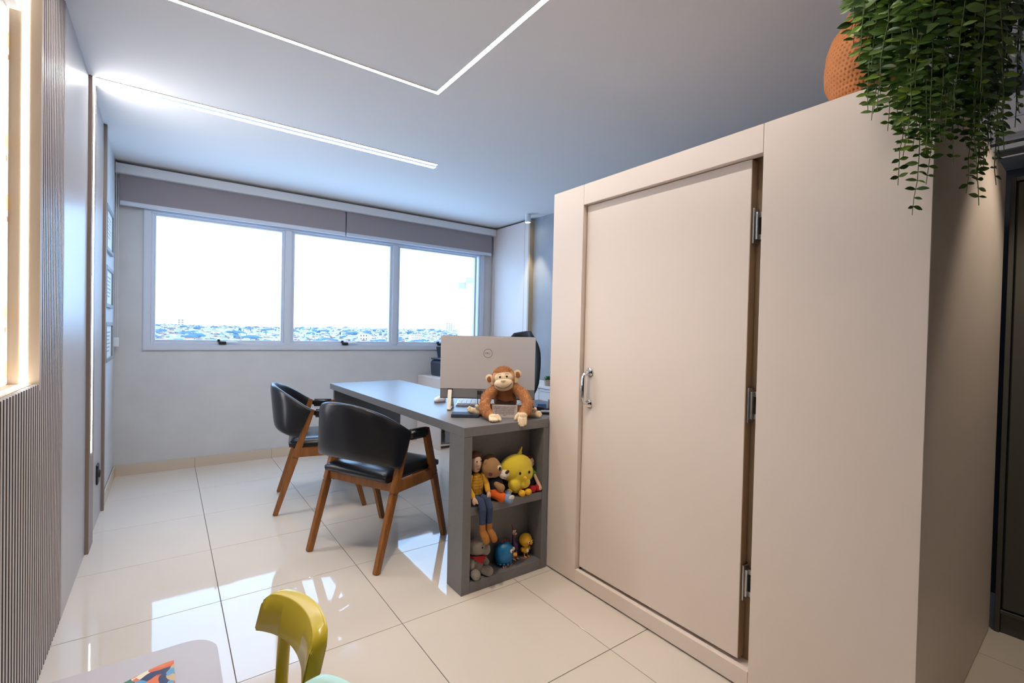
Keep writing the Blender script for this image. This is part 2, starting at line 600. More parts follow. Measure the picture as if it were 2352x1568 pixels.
# cylinder downlights under the ceiling (one in view by the window corner, one inferred over the passage, one added as unseen fill)
M_bulb = emitter('lamp_lens', (1.0, 0.87, 0.68), 25)


def downlight(x, y, lab, power, ang, h=0.088, r=0.031):
    t_ = thing('downlight', lab, 'ceiling light', (x, y, ZC))
    obj('housing', B().lathe([(r, 0), (r, -h), (r - .004, -h), (r - .004, -h + .006), (0.001, -h + .006)], seg=24), M_white, t_, smooth=40)
    obj('lens', B().lathe([(r - .0045, -h + .0055), (r - .0045, -h + .002), (0.001, -h + .002)], seg=24), M_bulb, t_)
    s = bpy.data.lights.new('spot', 'SPOT')
    s.energy = power
    s.color = (1.0, .86, .68)
    s.spot_size = math.radians(ang)
    s.spot_blend = 0.5 if ang < 100 else 0.8
    s.shadow_soft_size = 0.02
    so = bpy.data.objects.new('spot', s)
    COL.objects.link(so)
    so.parent = t_
    so.location = (0, 0, -h - .004)


downlight(3.128, 4.062, 'small white cylinder downlight under the ceiling by the grey wall', 24, 56)
downlight(2.45, 0.06, 'white cylinder downlight over the passage by the grey locker', 38, 76)
downlight(0.62, 1.40, 'added fill downlight out of view in front of the closet door', 58, 116)  # added lamp, brightens closet front and floor; no such fixture seen

# wall plate and certificates on the left wall
so_ = thing('wall_outlet', 'black rounded outlet plate low on the smooth left wall panel', 'outlet', (-.345, 3.83, .30))
obj('plate', B().box(0, .010, -.042, .042, -.06, .06, r=.009, seg=3), M_black, so_, smooth=40)
obj('socket', B().lathe([(.024, .0), (.024, .014), (.018, .014), (.017, .006), (.001, .006)], seg=18, M=Matrix.Translation((.002, 0, 0)) @ Matrix.Rotation(PI / 2, 4, 'Y')), M_black, so_, smooth=40)
M_frame = mat('grey_wood_frame', (132, 132, 132), 0.4)
M_cert = mat('certificate_paper', (222, 222, 216), 0.6)
for z0, z1, lab in ((1.715, 2.02, 'topmost of the three grey framed certificates beside the window wall'),
                    (1.335, 1.615, 'middle one of the three grey framed certificates beside the window wall'),
                    (0.963, 1.235, 'lowest of the three grey framed certificates beside the window wall')):
    f = thing('framed_certificate', lab, 'picture frame', (X0, 4.335, (z0 + z1) / 2), group='certificates on the left wall')
    h = (z1 - z0) / 2
    b = B().box(0, .018, -.232, -.206, -h, h).box(0, .018, .206, .232, -h, h).box(0, .018, -.206, .206, -h, -h + .026).box(0, .018, -.206, .206, h - .026, h)
    obj('frame', b, M_frame, f, bevel=.002, seg=1)
    sh = obj('certificate', B().box(.001, .008, -.206, .206, -h + .026, h - .026), M_cert, f)
    for q in range(6):
        obj('print_line', B().box(.0081, .0084, -.13 + .02 * (q % 2), .13 - .03 * (q % 3), h - .075 - q * .026, h - .066 - q * .026), M_frame, sh)

# ------------------------------------------------------------ built-in beige booth
BT = 1.944
bo = thing('closet_booth', 'tall beige box closet with a recessed door and steel hinges', 'closet', (2.23, 1.12, 0))
o0 = Vector((2.23, 1.12))


def bp_(name, m, x0, x1, y0, y1, z0, z1, r=.0012, parent=bo):
    return bx(name, m, parent, x0 - o0.x, x1 - o0.x, y0 - o0.y, y1 - o0.y, z0, z1, r)


bp_('stile', M_booth, 1.62, 1.655, 1.6655, 1.883, .008, BT)
bp_('header', M_booth, 1.62, 1.655, .8115, 1.6645, 1.846, BT)
bp_('front_panel', M_booth, 1.62, 1.655, .3660, .8105, .008, BT)
bp_('sill_rail', M_booth, 1.62, 1.643, .8115, 1.6645, .008, .073)
bp_('sill_rail', M_booth, 1.6435, 1.70, .8115, 1.6645, .008, .066)
obj('end_panel', B().prism([(1.6555 - o0.x, .3672 - o0.y), (2.845 - o0.x, .408 - o0.y), (2.845 - o0.x, .440 - o0.y), (1.6555 - o0.x, .3995 - o0.y)], .008, BT), M_booth, bo, bevel=.0012, seg=1)
bp_('back_panel', M_booth, 1.656, 2.845, 1.855, 1.883, .008, BT - .03)
bp_('side_panel', M_booth, 2.813, 2.845, .441, 1.854, .008, BT - .03)
bp_('top_panel', M_booth, 1.656, 2.845, .445, 1.883, BT - .0295, BT)
bp_('stop_frame', M_boothd, 1.690, 1.706, .79, .885, .066, 1.90)
bp_('stop_frame', M_boothd, 1.690, 1.706, 1.640, 1.69, .066, 1.90)
bp_('stop_frame', M_boothd, 1.690, 1.706, .885, 1.640, 1.83, 1.90)
bp_('gap_blocker', M_gap, 2.8455, 2.875, .46, .66, .0, 1.90)  # added dark strip, blocks the bright view through the closet-locker gap
bp_('plinth', M_gap, 1.634, 2.83, .42, 1.87, 0, .0078)  # black recessed strip draws the shadow line under the closet
dr = bp_('door', M_booth, 1.644, 1.684, .8605, 1.6615, .083, 1.8435, r=.0015)
ed = bp_('door_edge', M_boothd, 1.6455, 1.6825, .8597, .8605, .085, 1.842, r=0, parent=dr)
# pull handle
hb = B()
hx, hy = 1.644 - o0.x, 1.618 - o0.y
for z in (1.040, .888):
    hb.lathe([(.001, 0), (.0205, 0), (.0205, -.006), (.016, -.010), (.001, -.010)], seg=24, M=Matrix.Translation((hx, hy, z)) @ Matrix.Rotation(PI / 2, 4, 'Y'))
pts = [(hx - .004, hy, 1.040), (hx - .020, hy, 1.038), (hx - .036, hy, 1.031), (hx - .043, hy, 1.018), (hx - .045, hy, 1.004), (hx - .046, hy, .964), (hx - .045, hy, .924), (hx - .043, hy, .910), (hx - .036, hy, .897), (hx - .020, hy, .890), (hx - .004, hy, .888)]
hb.tube(pts, [.0085, .0085, .009, .0095, .0115, .0125, .0115, .0095, .009, .0085, .0085], seg=14)
obj('handle', hb, M_chrome, dr, smooth=40)
for z in (1.612, .982, .352):
    h = B()
    ox, oy = -o0.x, -o0.y
    h.box(1.653 + ox, 1.6885 + ox, .8520 + oy, .8594 + oy, z - .062, z + .062, r=.001)
    h.box(1.660 + ox, 1.690 + ox, .8435 + oy, .8520 + oy, z - .048, z + .048, r=.001)
    h.box(1.672 + ox, 1.690 + ox, .815 + oy, .8435 + oy, z + .030, z + .048, r=.001)
    h.box(1.672 + ox, 1.690 + ox, .815 + oy, .8435 + oy, z - .048, z - .030, r=.001)
    hg = obj('hinge', h, M_steel, dr)
    obj('knuckle', B().box(1.676 + ox, 1.688 + ox, .812 + oy, .837 + oy, z - .028, z + .028, r=.001), M_steel, bo)

# ------------------------------------------------------------ desk
dk = thing('desk', 'grey laminate desk with an open shelf end standing against the beige closet', 'desk', (1.36, 2.9, 0))
d0 = Vector((1.36, 2.9))


def dp(name, x0, x1, y0, y1, z0, z1, r=.001, m=None):
    return bx(name, m or M_desk, dk, x0 - d0.x, x1 - d0.x, y0 - d0.y, y1 - d0.y, z0, z1, r)


pts = [(1.104, 1.872), (1.612, 1.872), (1.612, 1.892), (2.02, 1.892), (2.02, 2.455), (1.69, 2.455), (1.70, 4.045), (1.078, 4.0)]
obj('desktop', B().prism([(x - d0.x, y - d0.y) for x, y in pts], .7355, .78), M_desk, dk, bevel=.0012, seg=1)
obj('end_panel', B().prism([(x - d0.x, y - d0.y) for x, y in ((1.100, 3.955), (1.69, 3.995), (1.69, 4.03), (1.100, 3.99))], .0, .735), M_desk, dk, bevel=.001, seg=1)
dp('wing_panel', 1.985, 2.018, 1.93, 2.42, 0, .735)
dp('side_panel', 1.104, 1.148, 1.873, 2.012, 0, .735)
dp('side_panel', 1.577, 1.612, 1.873, 2.012, 0, .735)
dp('back_panel', 1.1485, 1.5765, 1.987, 2.011, .012, .735)
dp('shelf', 1.1485, 1.5765, 1.874, 1.9865, .363, .403)
dp('bottom_shelf', 1.1485, 1.5765, 1.874, 1.9865, 0.0, .050)

# ------------------------------------------------------------ armchairs


def make_armchair(name, label, loc, rz):
    t_ = thing(name, label, 'chair', loc, rz, 'armchairs at the grey desk')
    W = .247
    for s in (-1, 1):
        rl = obj('rear_leg', B().beam((.0, s * W, 0), (.115, s * W, .37), .032, .030, .042).beam((.115, s * W, .37), (.214, s * (W + .004), .688), .034, .042, .034), M_wood, t_, bevel=.004)
        obj('front_leg', B().beam((.560, s * W, 0), (.447, s * W, .40), .032, .030, .042).beam((.447, s * W, .40), (.362, s * (W + .004), .676), .034, .042, .036), M_wood, t_, bevel=.004)
        obj('side_rail', B().box(.135, .44, s * W - .012, s * W + .012, .372, .432), M_wood, t_, bevel=.003)
        a = B().beam((.222, s * (W + .004), .660), (.372, s * (W + .004), .654), .046, .056, .056)
        obj('armrest', a, M_leather, t_, bevel=.014, seg=3, smooth=50)
    obj('rear_rail', B().box(.118, .143, -W + .017, W - .017, .375, .428), M_wood, t_, bevel=.003)
    obj('front_rail', B().box(.425, .450, -W + .017, W - .017, .372, .425), M_wood, t_, bevel=.003)
    # seat cushion
    b = B()
    nu, nv = 28, 28

    def top(u, v, up):
        su, sv = 2 * u - 1, 2 * v - 1
        x = .293 + .215 * su
        hw = .236 - .012 * (1 - su) * .5
        y_ = hw * sv
        e = max(abs(su), abs(sv)) ** 10
        rr = 1 - e
        ed_ = (1 - min(1, abs(su)) ** 8) * (1 - min(1, abs(sv)) ** 8)
        z = .462 + .026 * ed_ ** .5 + .012 * (1 - su * su) * (1 - sv * sv) - .010 * (1 - (su - .1) ** 2) * (1 - sv * sv) * .8 if up else .434
        return Vector((x, y_, z))
    b.grid(lambda u, v: top(u, v, True), nu, nv)
    b.grid(lambda u, v: top(u, v, False), nu, nv)
    loop = lambda up: [top(i / nu, 0, up) for i in range(nu)] + [top(1, i / nv, up) for i in range(nv)] + [top(1 - i / nu, 1, up) for i in range(nu)] + [top(0, 1 - i / nv, up) for i in range(nv)]
    lo, hi = loop(False), loop(True)
    mid = []
    for p in lo:
        q = p.copy()
        dx, dy = q.x - .293, q.y
        cf = 1 - .9 * (abs(dx) / .215) ** 4 * (abs(dy) / .236) ** 4
        q.x += .009 * cf * math.copysign(1, dx) * min(1, abs(dx) / .215) ** 6
        q.y += .009 * cf * math.copysign(1, dy) * min(1, abs(dy) / .236) ** 6
        q.z = .450
        mid.append(q)
    b.rings([lo, mid, hi], cap=False)
    bmesh.ops.remove_doubles(b.bm, verts=b.bm.verts, dist=.0006)
    obj('seat', b, M_leather, t_, smooth=70)
    obj('seat_board', B().box(.10, .47, -.215, .215, .424, .436), M_black, t_)
    # wraparound back
    b = B()
    N = 40
    R = []
    for i in range(N + 1):
        ph = -PI / 2 + PI * i / N
        cs, sn = abs(math.cos(ph)) ** .80, math.copysign(abs(math.sin(ph)) ** .80, math.sin(ph))
        zt = .690 + .152 * abs(math.cos(ph)) ** .95
        zb = .502 + .045 * math.cos(ph)
        ringp = []
        m_ = 24
        # normal in plan (outward)
        c2, s2 = math.cos(ph), math.sin(ph)
        nx, ny = -c2 * .9, s2
        ln = math.hypot(nx, ny)
        nx, ny = nx / ln, ny / ln
        th = .020
        for k_ in range(m_):
            a_ = 2 * PI * k_ / m_
            ca, sa = math.cos(a_), math.sin(a_)
            vz = math.copysign(abs(sa) ** .35, sa)
            vt = math.copysign(abs(ca) ** .7, ca)
            z = (zt + zb) / 2 + (zt - zb) / 2 * vz
            v = (z - .50)
            xend = .128 + .43 * v
            xmid = -.020 - .10 * v + .02
            x = xend * (1 - cs) + xmid * cs
            yy = (.263 + .01 * v) * sn
            ringp.append(Vector((x + nx * th * vt, yy + ny * th * vt, z)))
        R.append(ringp)
    b.rings(R)
    obj('backrest', b, M_leather, t_, smooth=60)
    return t_


ch = make_armchair('armchair', 'black leather armchair with honey wood legs, the nearer one beside the shelf end', (.7455, 2.504, 0), math.radians(25.7))
c2 = copy_tree(ch)
c2.location = (.6275, 3.614, 0)
c2.rotation_euler.z = math.radians(-12.2)
c2['label'] = 'black leather armchair with honey wood legs, the farther one toward the window'

# ------------------------------------------------------------ low cabinet, printer, drawer unit
pc = thing('low_cabinet', 'pale beige low cabinet under the window carrying the printer', 'cabinet', (2.7, 4.64, 0))
bx('side_panel', M_pink, pc, -.430, -.405, -.275, .26, 0, .715)
bx('side_panel', M_pink, pc, .405, .43, -.275, .26, 0, .715)
bx('top', M_pink, pc, -.430, .430, -.275, .26, .7155, .740)
bx('back_panel', M_pink, pc, -.404, .404, .24, .26, .02, .715)
bx('bottom', M_pink, pc, -.404, .404, -.24, .239, .03, .05)
M_grey2 = mat('grey_front', (120, 122, 128), 0.45)
for i in range(2):
    d_ = bx('door', M_grey2, pc, -.345 + .352 * i, .004 + .352 * i, -.255, -.237, .06, .71)
    obj('knob', B().lathe([(.001, 0), (.010, 0), (.012, .012), (.001, .016)], c=(0, 0, 0), seg=12, M=Matrix.Translation((-.03 + .06 * i, -.255, .42)) @ Matrix.Rotation(PI / 2, 4, 'X')), M_steel, d_)
pr = thing('printer', 'dark blue black printer on the low cabinet under the window', 'printer', (2.57, 4.62, .7405))
obj('body', B().prism([(-.19, 0), (.21, 0), (.21, .15), (.19, .175), (-.17, .175), (-.20, .15)], -.20, .18, axis='y'), M_navy, pr, bevel=.008, seg=2)
obj('top_cover', B().box(-.195, .205, -.19, .18, .176, .195, r=.006), M_navy, pr)
obj('output_tray', B().box(-.13, .14, -.19, .05, .1955, .202, r=.003), M_grey2, pr)
obj('paper_support', B().prism([(.10, .196), (.125, .196), (.165, .315), (.150, .318)], -.14, .16, axis='x'), M_navy, pr, bevel=.003)
obj('paper_slot', B().box(-.12, .12, -.203, -.199, .025, .05, r=.001), M_black, pr)

# ------------------------------------------------------------ credenza on the right wall, plants on it
cr = thing('credenza', 'white wall credenza under the concrete grey wall behind the desk', 'credenza', (3.09, 3.35, 0))
bx('top', M_cred, cr, -.19, .205, -1.0, .80, .703, .724)
for i in range(3):
    f = bx('front', M_cred, cr, -.175, -.155, -.99 + .595 * i, -.40 + .595 * i, .06, .697)
    bx('handle', M_alu, f, -.183, -.175, -.97 + .595 * i, -.42 + .595 * i, .672, .682, r=.002)
bx('side_panel', M_cred, cr, -.154, .2, .775, .80, .06, .7025)
bx('side_panel', M_cred, cr, -.154, .2, -1.0, -.975, .06, .7025)
bx('plinth', M_grey2, cr, -.13, .2, -.96, .76, 0, .0595)
M_clay = mat('stone_pot', (168, 152, 138), 0.7, bump=(80, .3))
M_succ = mat('succulent_leaf', (62, 120, 60), 0.5)
M_grass = mat('grass_leaf', (70, 150, 140), 0.5)
M_soil = mat('potting_soil', (50, 38, 30), 0.9)


def leaf_mesh(b, base, d, L_, wd, up=Vector((0, 0, 1)), fold=.12, curl=.0):
    d = Vector(d).normalized()
    s = d.cross(up)
    s = s.normalized() if s.length > 1e-4 else Vector((1, 0, 0))
    n = s.cross(d).normalized()
    prof = [(0, .08), (.2, .7), (.45, 1.0), (.7, .8), (.9, .35), (1, .0)]
    vl, vr, vc = [], [], []
    for t_, w_ in prof:
        c = Vector(base) + d * (L_ * t_) - n * (curl * L_ * t_ * t_)
        vc.append(b.bm.verts.new(c))
        if w_ > 0:
            vl.append(b.bm.verts.new(c + s * wd / 2 * w_ + n * fold * wd * w_))
            vr.append(b.bm.verts.new(c - s * wd / 2 * w_ + n * fold * wd * w_))
    for i in range(len(vl) - 1):
        b._f((vc[i], vl[i], vl[i + 1], vc[i + 1]))
        b._f((vc[i], vc[i + 1], vr[i + 1], vr[i]))
    b._f((vc[-2], vl[-1], vc[-1]))
    b._f((vc[-2], vc[-1], vr[-1]))


pot = thing('succulent_plant', 'small green succulent in a round stone pot on the white credenza', 'plant', (3.0, 3.515, .7245))
obj('pot', B().lathe([(.026, 0), (.034, .002), (.037, .03), (.038, .056), (.034, .056), (.033, .048), (.001, .048)], seg=24), M_clay, pot, smooth=40)
b = B()
for i in range(26):
    a = i * 2.4
    tl = .25 + .75 * (i / 26)
    leaf_mesh(b, (0.004 * math.cos(a), .004 * math.sin(a), .046), (math.cos(a) * tl, math.sin(a) * tl, 1.15 - tl), .05 + .012 * tl, .017, fold=.25)
obj('leaves', b, M_succ, pot, smooth=60)
for px_, py_, hh, lab in ((2.935, 4.085, .47, 'tuft of pale teal grass in a pot, the fuller one behind the computer'), (3.10, 3.985, .46, 'thin tuft of teal grass in a pot nearer the grey wall')):
    g = thing('potted_grass', lab, 'plant', (px_, py_, .7245))
    obj('pot', B().lathe([(.04, 0), (.048, .002), (.055, .11), (.050, .11), (.048, .095), (.001, .095)], seg=20), M_clay, g, smooth=40)
    b = B()
    for i in range(34):
        a = rnd.uniform(0, 2 * PI)
        l_ = hh * rnd.uniform(.75, 1.02) - .09
        sp = rnd.uniform(.01, .055)
        p0 = Vector((.012 * math.cos(a), .012 * math.sin(a), .09))
        pts = [p0 + Vector((math.cos(a) * sp * q * q, math.sin(a) * sp * q * q, l_ * q)) for q in (0, .33, .66, 1)]
        b.tube(pts, [.0032, .003, .0024, .0006], seg=4)
    obj('grass_blades', b, M_grass, g)

# ------------------------------------------------------------ office chair behind the desk
oc = thing('office_chair', 'black mesh office chair on castors behind the desk', 'chair', (2.12, 3.12, 0))
M_mesh = mat('black_mesh', (30, 31, 36), 0.75, bump=(400, .4))
b = B()
N = 24
R = []
for j in range(17):
    v = j / 16
    z = .60 + .625 * v
    hw = .245 * (1 - .55 * max(0, (v - .55) / .45) ** 4.0) * (.60 + .40 * min(1, v / .35))
    R.append([])
    for i in range(N + 1):
        s = 2 * i / N - 1
        x = .27 + .05 * v - .075 * s * s + .03 * math.sin(v * PI)
        R[-1].append(Vector((x, hw * s, z + .02 * (1 - s * s) * (v > .9))))
V = [[b.bm.verts.new(p) for p in r] for r in R]
for r0, r1 in zip(V, V[1:]):
    for i in range(N):
        b._f((r0[i], r0[i + 1], r1[i + 1], r1[i]))
ob = obj('backrest', b, M_mesh, oc, smooth=80)
sd = ob.modifiers.new('thick', 'SOLIDIFY')
sd.thickness = .028
obj('back_support', B().tube([(.05, 0, .40), (.24, 0, .42), (.33, 0, .55), (.345, 0, .85)], .022, seg=10), M_black, oc, smooth=50)
obj('seat', B().box(-.24, .24, -.24, .24, .45, .52, r=.03, seg=3), M_mesh, oc, smooth=60)
obj('gas_column', B().lathe([(.03, .12), (.03, .30), (.022, .30), (.022, .44), (.05, .449)], seg=16), M_black, oc, smooth=40)
for s in (-1, 1):
    obj('armrest', B().box(-.14, .12, s * .29 - .035, s * .29 + .035, .66, .685, r=.01).tube([(0, s * .24, .46), (0, s * .29, .50), (0, s * .29, .66)], .014, seg=8), M_black, oc, smooth=50)
for i in range(5):
    a = 2 * PI * i / 5 + 2.35
    l_ = obj('base_arm', B().tube([(0, 0, .105), (.27 * math.cos(a), .27 * math.sin(a), .085)], [.028, .016], seg=8), M_black, oc, smooth=50)
    cx, cy = .28 * math.cos(a), .28 * math.sin(a)
    obj('castor', B().lathe([(.001, -.022), (.025, -.022), (.030, -.012), (.030, .012), (.025, .022), (.001, .022)], seg=16, M=Matrix.Translation((cx, cy, .030)) @ Matrix.Rotation(a + .6, 4, 'Z') @ Matrix.Rotation(PI / 2, 4, 'X')).tube([(cx, cy, .03), (cx, cy, .085)], .008, seg=8), M_black, l_, smooth=50)

# ------------------------------------------------------------ computer on the desk (faces away from the camera)
A36 = -math.radians(36.0)
cm = thing('desktop_computer', 'silver all-in-one computer on the grey desk seen from behind', 'computer', (1.478, 2.262, .7802), A36)
obj('back_cover', B().prism([(.012, .118), (.012, .415), (.006, .4185), (-.010, .4185), (-.010, .118)], -.269, .269, axis='x'), M_silver, cm, bevel=.0015, seg=1)
obj('screen', B().box(-.271, .271, .0125, .018, .060, .420, r=.001), M_black, cm)
low = obj('rear_panel', B().prism([(.012, .066), (.012, .1175), (-.009, .1175), (-.004, .066)], -.268, .268, axis='x'), M_silverd, cm, bevel=.001, seg=1)
b = B()
for px_ in (-.052, -.042, -.030, -.016, .0, .012):
    b.box(px_ - .0028, px_ + .0028, -.0098, -.006, .094, .108)
obj('port', b, M_ink, low)
for s in (-1, 1):
    xs_ = -.211 if s < 0 else .213
    st = B()
    st.beam((0, 0, .113), (0, 0, .0), .001, .001, .001)
    st = B()
    q = [((-.016, .112), (-.060, .0065)), ((-.060, .0065), (.10, .003)), ((.10, .003), (-.004, .112))]
    T_ = Matrix.Translation((xs_, 0, 0)) @ Matrix.Rotation(PI / 2, 4, 'Z')
    for (a0, z0), (a1, z1) in q[:2]:
        t2 = B()
        t2.beam((a0, 0, z0), (a1, 0, z1), .021, .006, .006)
        st.merge(t2.bm, T_)
    t2 = B()
    t2.beam((.100, 0, .003), (.006, 0, .112), .021, .006, .006)
    st.merge(t2.bm, T_)
    sl = obj('stand_leg', st, mat('stand_metal%d' % (s > 0), (226, 218, 206), .35, metal=.3), cm)
    sl.location.z = .0
    obj('slot', B().box(xs_ - .014, xs_ + .014, -.0155, -.006, .108, .118), M_ink, cm)
# printed maker's mark: a ring with letters
b = B()
R = [[Vector((r * math.cos(2 * PI * i / 40), -.0104 + dz, .322 + r * math.sin(2 * PI * i / 40))) for i in range(40)] for r, dz in ((.0235, 0), (.0235, -.0004), (.0255, -.0004), (.0255, 0))]
b.rings(R, cap=False)
lg = obj('logo_ring', b, M_ink, cm)
text('logo_text', 'D LL', .0145, M_ink, lg, (.0, -.0106, .322), (PI / 2, 0, 0), space=1.05)
te = text('logo_text', 'E', .0135, M_ink, lg, (-.0022, -.0106, .322), (PI / 2, 0, 0))
te.rotation_euler = Euler((PI / 2, math.radians(38), 0), 'XYZ')
M_cable = mat('black_cable', (20, 20, 22), .5)
cb = thing('usb_cables', 'two black cables plugged into the back of the computer', 'cable', (1.478, 2.262, .7802), A36)
obj('cable', B().tube([(-.052, -.012, .098), (-.053, -.020, .08), (-.051, -.024, .04), (-.046, -.022, .012), (-.042, -.014, .004)], .0022, seg=6).box(-.056, -.048, -.020, -.0102, .088, .110, r=.001), M_cable, cb)
obj('cable', B().tube([(-.040, -.012, .098), (-.038, -.020, .078), (-.036, -.024, .045), (-.040, -.022, .012), (-.041, -.010, .004)], .0022, seg=6).box(-.044, -.036, -.020, -.0102, .088, .110, r=.001), M_cable, cb)
kb = thing('keyboard', 'white keyboard lying on the desk behind the computer', 'keyboard', (1.60, 2.40, .7802), A36)
obj('base', B().prism([(-.07, 0), (.07, 0), (.07, .020), (-.07, .009)], -.21, .21, axis='x'), M_white, kb, bevel=.002)
b = B()
for r_ in range(5):
    for c_ in range(15):
        zz = .009 + .011 * ((-.055 + .0265 * r_) + .07) / .14
        b.box(-.203 + .0272 * c_, -.203 + .0272 * c_ + .0245, -.062 + .0262 * r_, -.062 + .0262 * r_ + .0235, zz, zz + .006)
tag(obj('keys', b, M_cred, kb), kind='stuff')
ms = thing('computer_mouse', 'white computer mouse on the desk left of the computer stand', 'mouse', (1.388, 2.665, .7802), A36 - .5)
b = B()
b.ell((0, 0, .012), (.030, .050, .024), u=24, v=14)
for v in b.bm.verts:
    v.co.z = max(v.co.z, .002)
obj('shell', b, M_cred, ms, smooth=60)
obj('base', B().lathe([(.022, 0), (.026, .001), (.026, .004), (.022, .005)], seg=24, M=Matrix.Diagonal((1.05, 1.75, 1, 1))), M_silverd, ms)
obj('scroll_wheel', B().lathe([(.001, -.003), (.006, -.003), (.006, .003), (.001, .003)], seg=14, M=Matrix.Translation((0, .022, .0305)) @ Matrix.Rotation(PI / 2, 4, 'Y')), M_silverd, ms)
bk = thing('black_case', 'flat black case lying on the desk by the toy monkey foot', 'case', (1.262, 2.135, .7802), A36 + .03)
obj('body', B().box(-.072, .072, -.045, .045, .0, .012, r=.003), M_navy, bk)
obj('lid', B().box(-.0715, .0715, -.0445, .0445, .0122, .0165, r=.002), M_navy, bk)
# adapter, hub and boxes at the closet corner
ad = thing('power_adapter', 'black power plug and cord on the desk beside the monkey foot', 'adapter', (1.74, 2.10, .7802), A36)
obj('plug', B().box(-.026, .020, -.012, .012, .001, .020, r=.004), M_black, ad, rot=(0, .18, 0))
obj('cord', B().tube([(-.024, 0, .012), (-.045, .004, .018), (-.07, .02, .022), (-.10, .04, .012), (-.14, .06, .003)], .0035, seg=8).tube([(.018, 0, .008), (.05, -.004, .008), (.11, .0, .006)], .0045, seg=8), M_cable, ad)
hb_ = thing('desk_hub', 'flat black hub on the desk edge beside the closet', 'hub', (1.71, 1.985, .7802), A36)
obj('body', B().box(-.05, .06, -.035, .035, 0, .012, r=.003), M_black, hb_)
obj('cover', B().box(-.046, .056, -.031, .031, .0122, .0150, r=.002), M_silverd, hb_)
bb_ = thing('blue_box', 'small blue box on the desk behind the power plug', 'box', (1.80, 2.17, .7802), A36)
M_blueb = mat('blue_card', (78, 118, 165), .5)
obj('body', B().box(-.022, .03, -.03, .03, 0, .022), M_blueb, bb_, bevel=.001)
obj('lid', B().box(-.0228, .0308, -.0308, .0308, .0221, .027), M_blueb, bb_, bevel=.001)
gb = thing('grey_box', 'upright grey brown carton on the desk against the closet', 'box', (1.815, 2.105, .7802), A36)
M_carton = mat('grey_carton', (128, 116, 122), .6)
obj('body', B().box(-.010, .04, -.03, .03, 0, .05), M_carton, gb, bevel=.001)
obj('label_print', B().box(.0, .03, -.0306, -.0302, .012, .032), M_ink, gb)
obj('lid', B().box(-.0105, .0405, -.0305, .0305, .0502, .054), M_carton, gb, bevel=.001)

# ------------------------------------------------------------ locker and air conditioner on the right
lk = thing('metal_locker', 'dark grey metal locker right of the beige closet', 'locker', (3.06, -.05, 0))
LY = .445
bx('carcass', M_locker, lk, -.185, .22, -LY, LY, .0, 1.915, r=.002)
bx('stile', M_locker, lk, -.207, -.1855, LY - .016, LY, .0, 1.915)
bx('stile', M_locker, lk, -.207, -.1855, -LY, -LY + .016, .0, 1.915)
bx('top_rail', M_locker, lk, -.207, -.1855, -LY + .0165, LY - .0165, 1.899, 1.915)
bx('bottom_rail', M_locker, lk, -.207, -.1855, -LY + .0165, LY - .0165, .083, .098)
bx('plinth', M_locker, lk, -.197, -.1855, -LY + .0165, LY - .0165, .0, .0825)
for s in (0, 1):
    d_ = bx('door', M_locker, lk, -.204, -.187, .005 if s == 0 else -LY + .022, LY - .022 if s == 0 else -.005, .104, 1.893, r=.003)
    bx('handle', M_black, d_, -.212, -.204, .03 if s == 0 else -.055, .055 if s == 0 else -.03, .95, 1.12, r=.002)
ac = thing('air_conditioner', 'white split air conditioner high on the right wall', 'air conditioner', (3.167, .08, 2.06))
prof = [(.12, .0), (.12, .29), (-.10, .29), (-.113, .28), (-.116, .185), (-.113, .10), (-.100, .088), (-.06, .012), (-.02, 0)]
M90 = Matrix.Identity(4)
obj('body', B().prism([(x, z) for x, z in prof], -.46, .47, axis='y'), M_ac, ac, bevel=.003, seg=1)
obj('front_panel', B().prism([(-.117, .10), (-.122, .105), (-.124, .172), (-.117, .174)], -.455, .465, axis='y'), M_ac, ac)
obj('trim_line', B().box(-.1235, -.1165, -.458, .468, .1745, .178), M_alu, ac)
obj('air_slot', B().prism([(-.112, .064), (-.090, .064), (-.090, .074), (-.112, .074)], -.45, .46, axis='y'), M_ink, ac)
obj('louver', B().prism([(-.110, .040), (-.075, .030), (-.075, .036), (-.110, .062)], -.45, .46, axis='y'), M_ac, ac, bevel=.001, seg=1)
obj('air_slot', B().prism([(-.108, .010), (-.07, .010), (-.07, .034), (-.108, .034)], -.45, .46, axis='y'), M_ink, ac)
obj('louver', B().prism([(-.110, .002), (-.05, -.004), (-.05, .000), (-.110, .009)], -.45, .46, axis='y'), M_ac, ac, bevel=.001, seg=1)

# ------------------------------------------------------------ children's table and chairs
kt = thing('kids_table', 'low white childrens table with round corners by the fluted wall', 'table', (-.115, .95, 0))
b = B()
pts = []
for cx, cy, a0 in ((.155, .315, 0), (-.155, .315, 90), (-.155, -.315, 180), (.155, -.315, 270)):
    for q in range(7):
        a = math.radians(a0 + 15 * q)
        pts.append((cx + .06 * math.cos(a), cy + .06 * math.sin(a)))
M_ktab = mat('white_table_plastic', (178, 174, 181), .4)
obj('tabletop', B().prism(pts, .452, .48), M_ktab, kt, bevel=.004, seg=2, smooth=40)
for sx in (-1, 1):
    for sy in (-1, 1):
        obj('leg', B().lathe([(.022, 0), (.030, .452)], c=(sx * .165, sy * .32, 0), seg=16), M_ktab, kt, smooth=40)
mg = thing('comic_magazine', 'glossy coloured picture magazine lying on the white childrens table', 'magazine', (-.085, 1.11, .4803), .02)
M_mag = bpy.data.materials.new('magazine_cover')
M_mag.use_nodes = True
t = M_mag.node_tree
pb = t.nodes['Principled BSDF']
pb.inputs['Roughness'].default_value = .25
co = t.nodes.new('ShaderNodeTexCoord')
vo = t.nodes.new('ShaderNodeTexVoronoi')
vo.inputs['Scale'].default_value = 62
nz2 = t.nodes.new('ShaderNodeTexNoise')
nz2.inputs['Scale'].default_value = 9
mxv = t.nodes.new('ShaderNodeMixRGB')
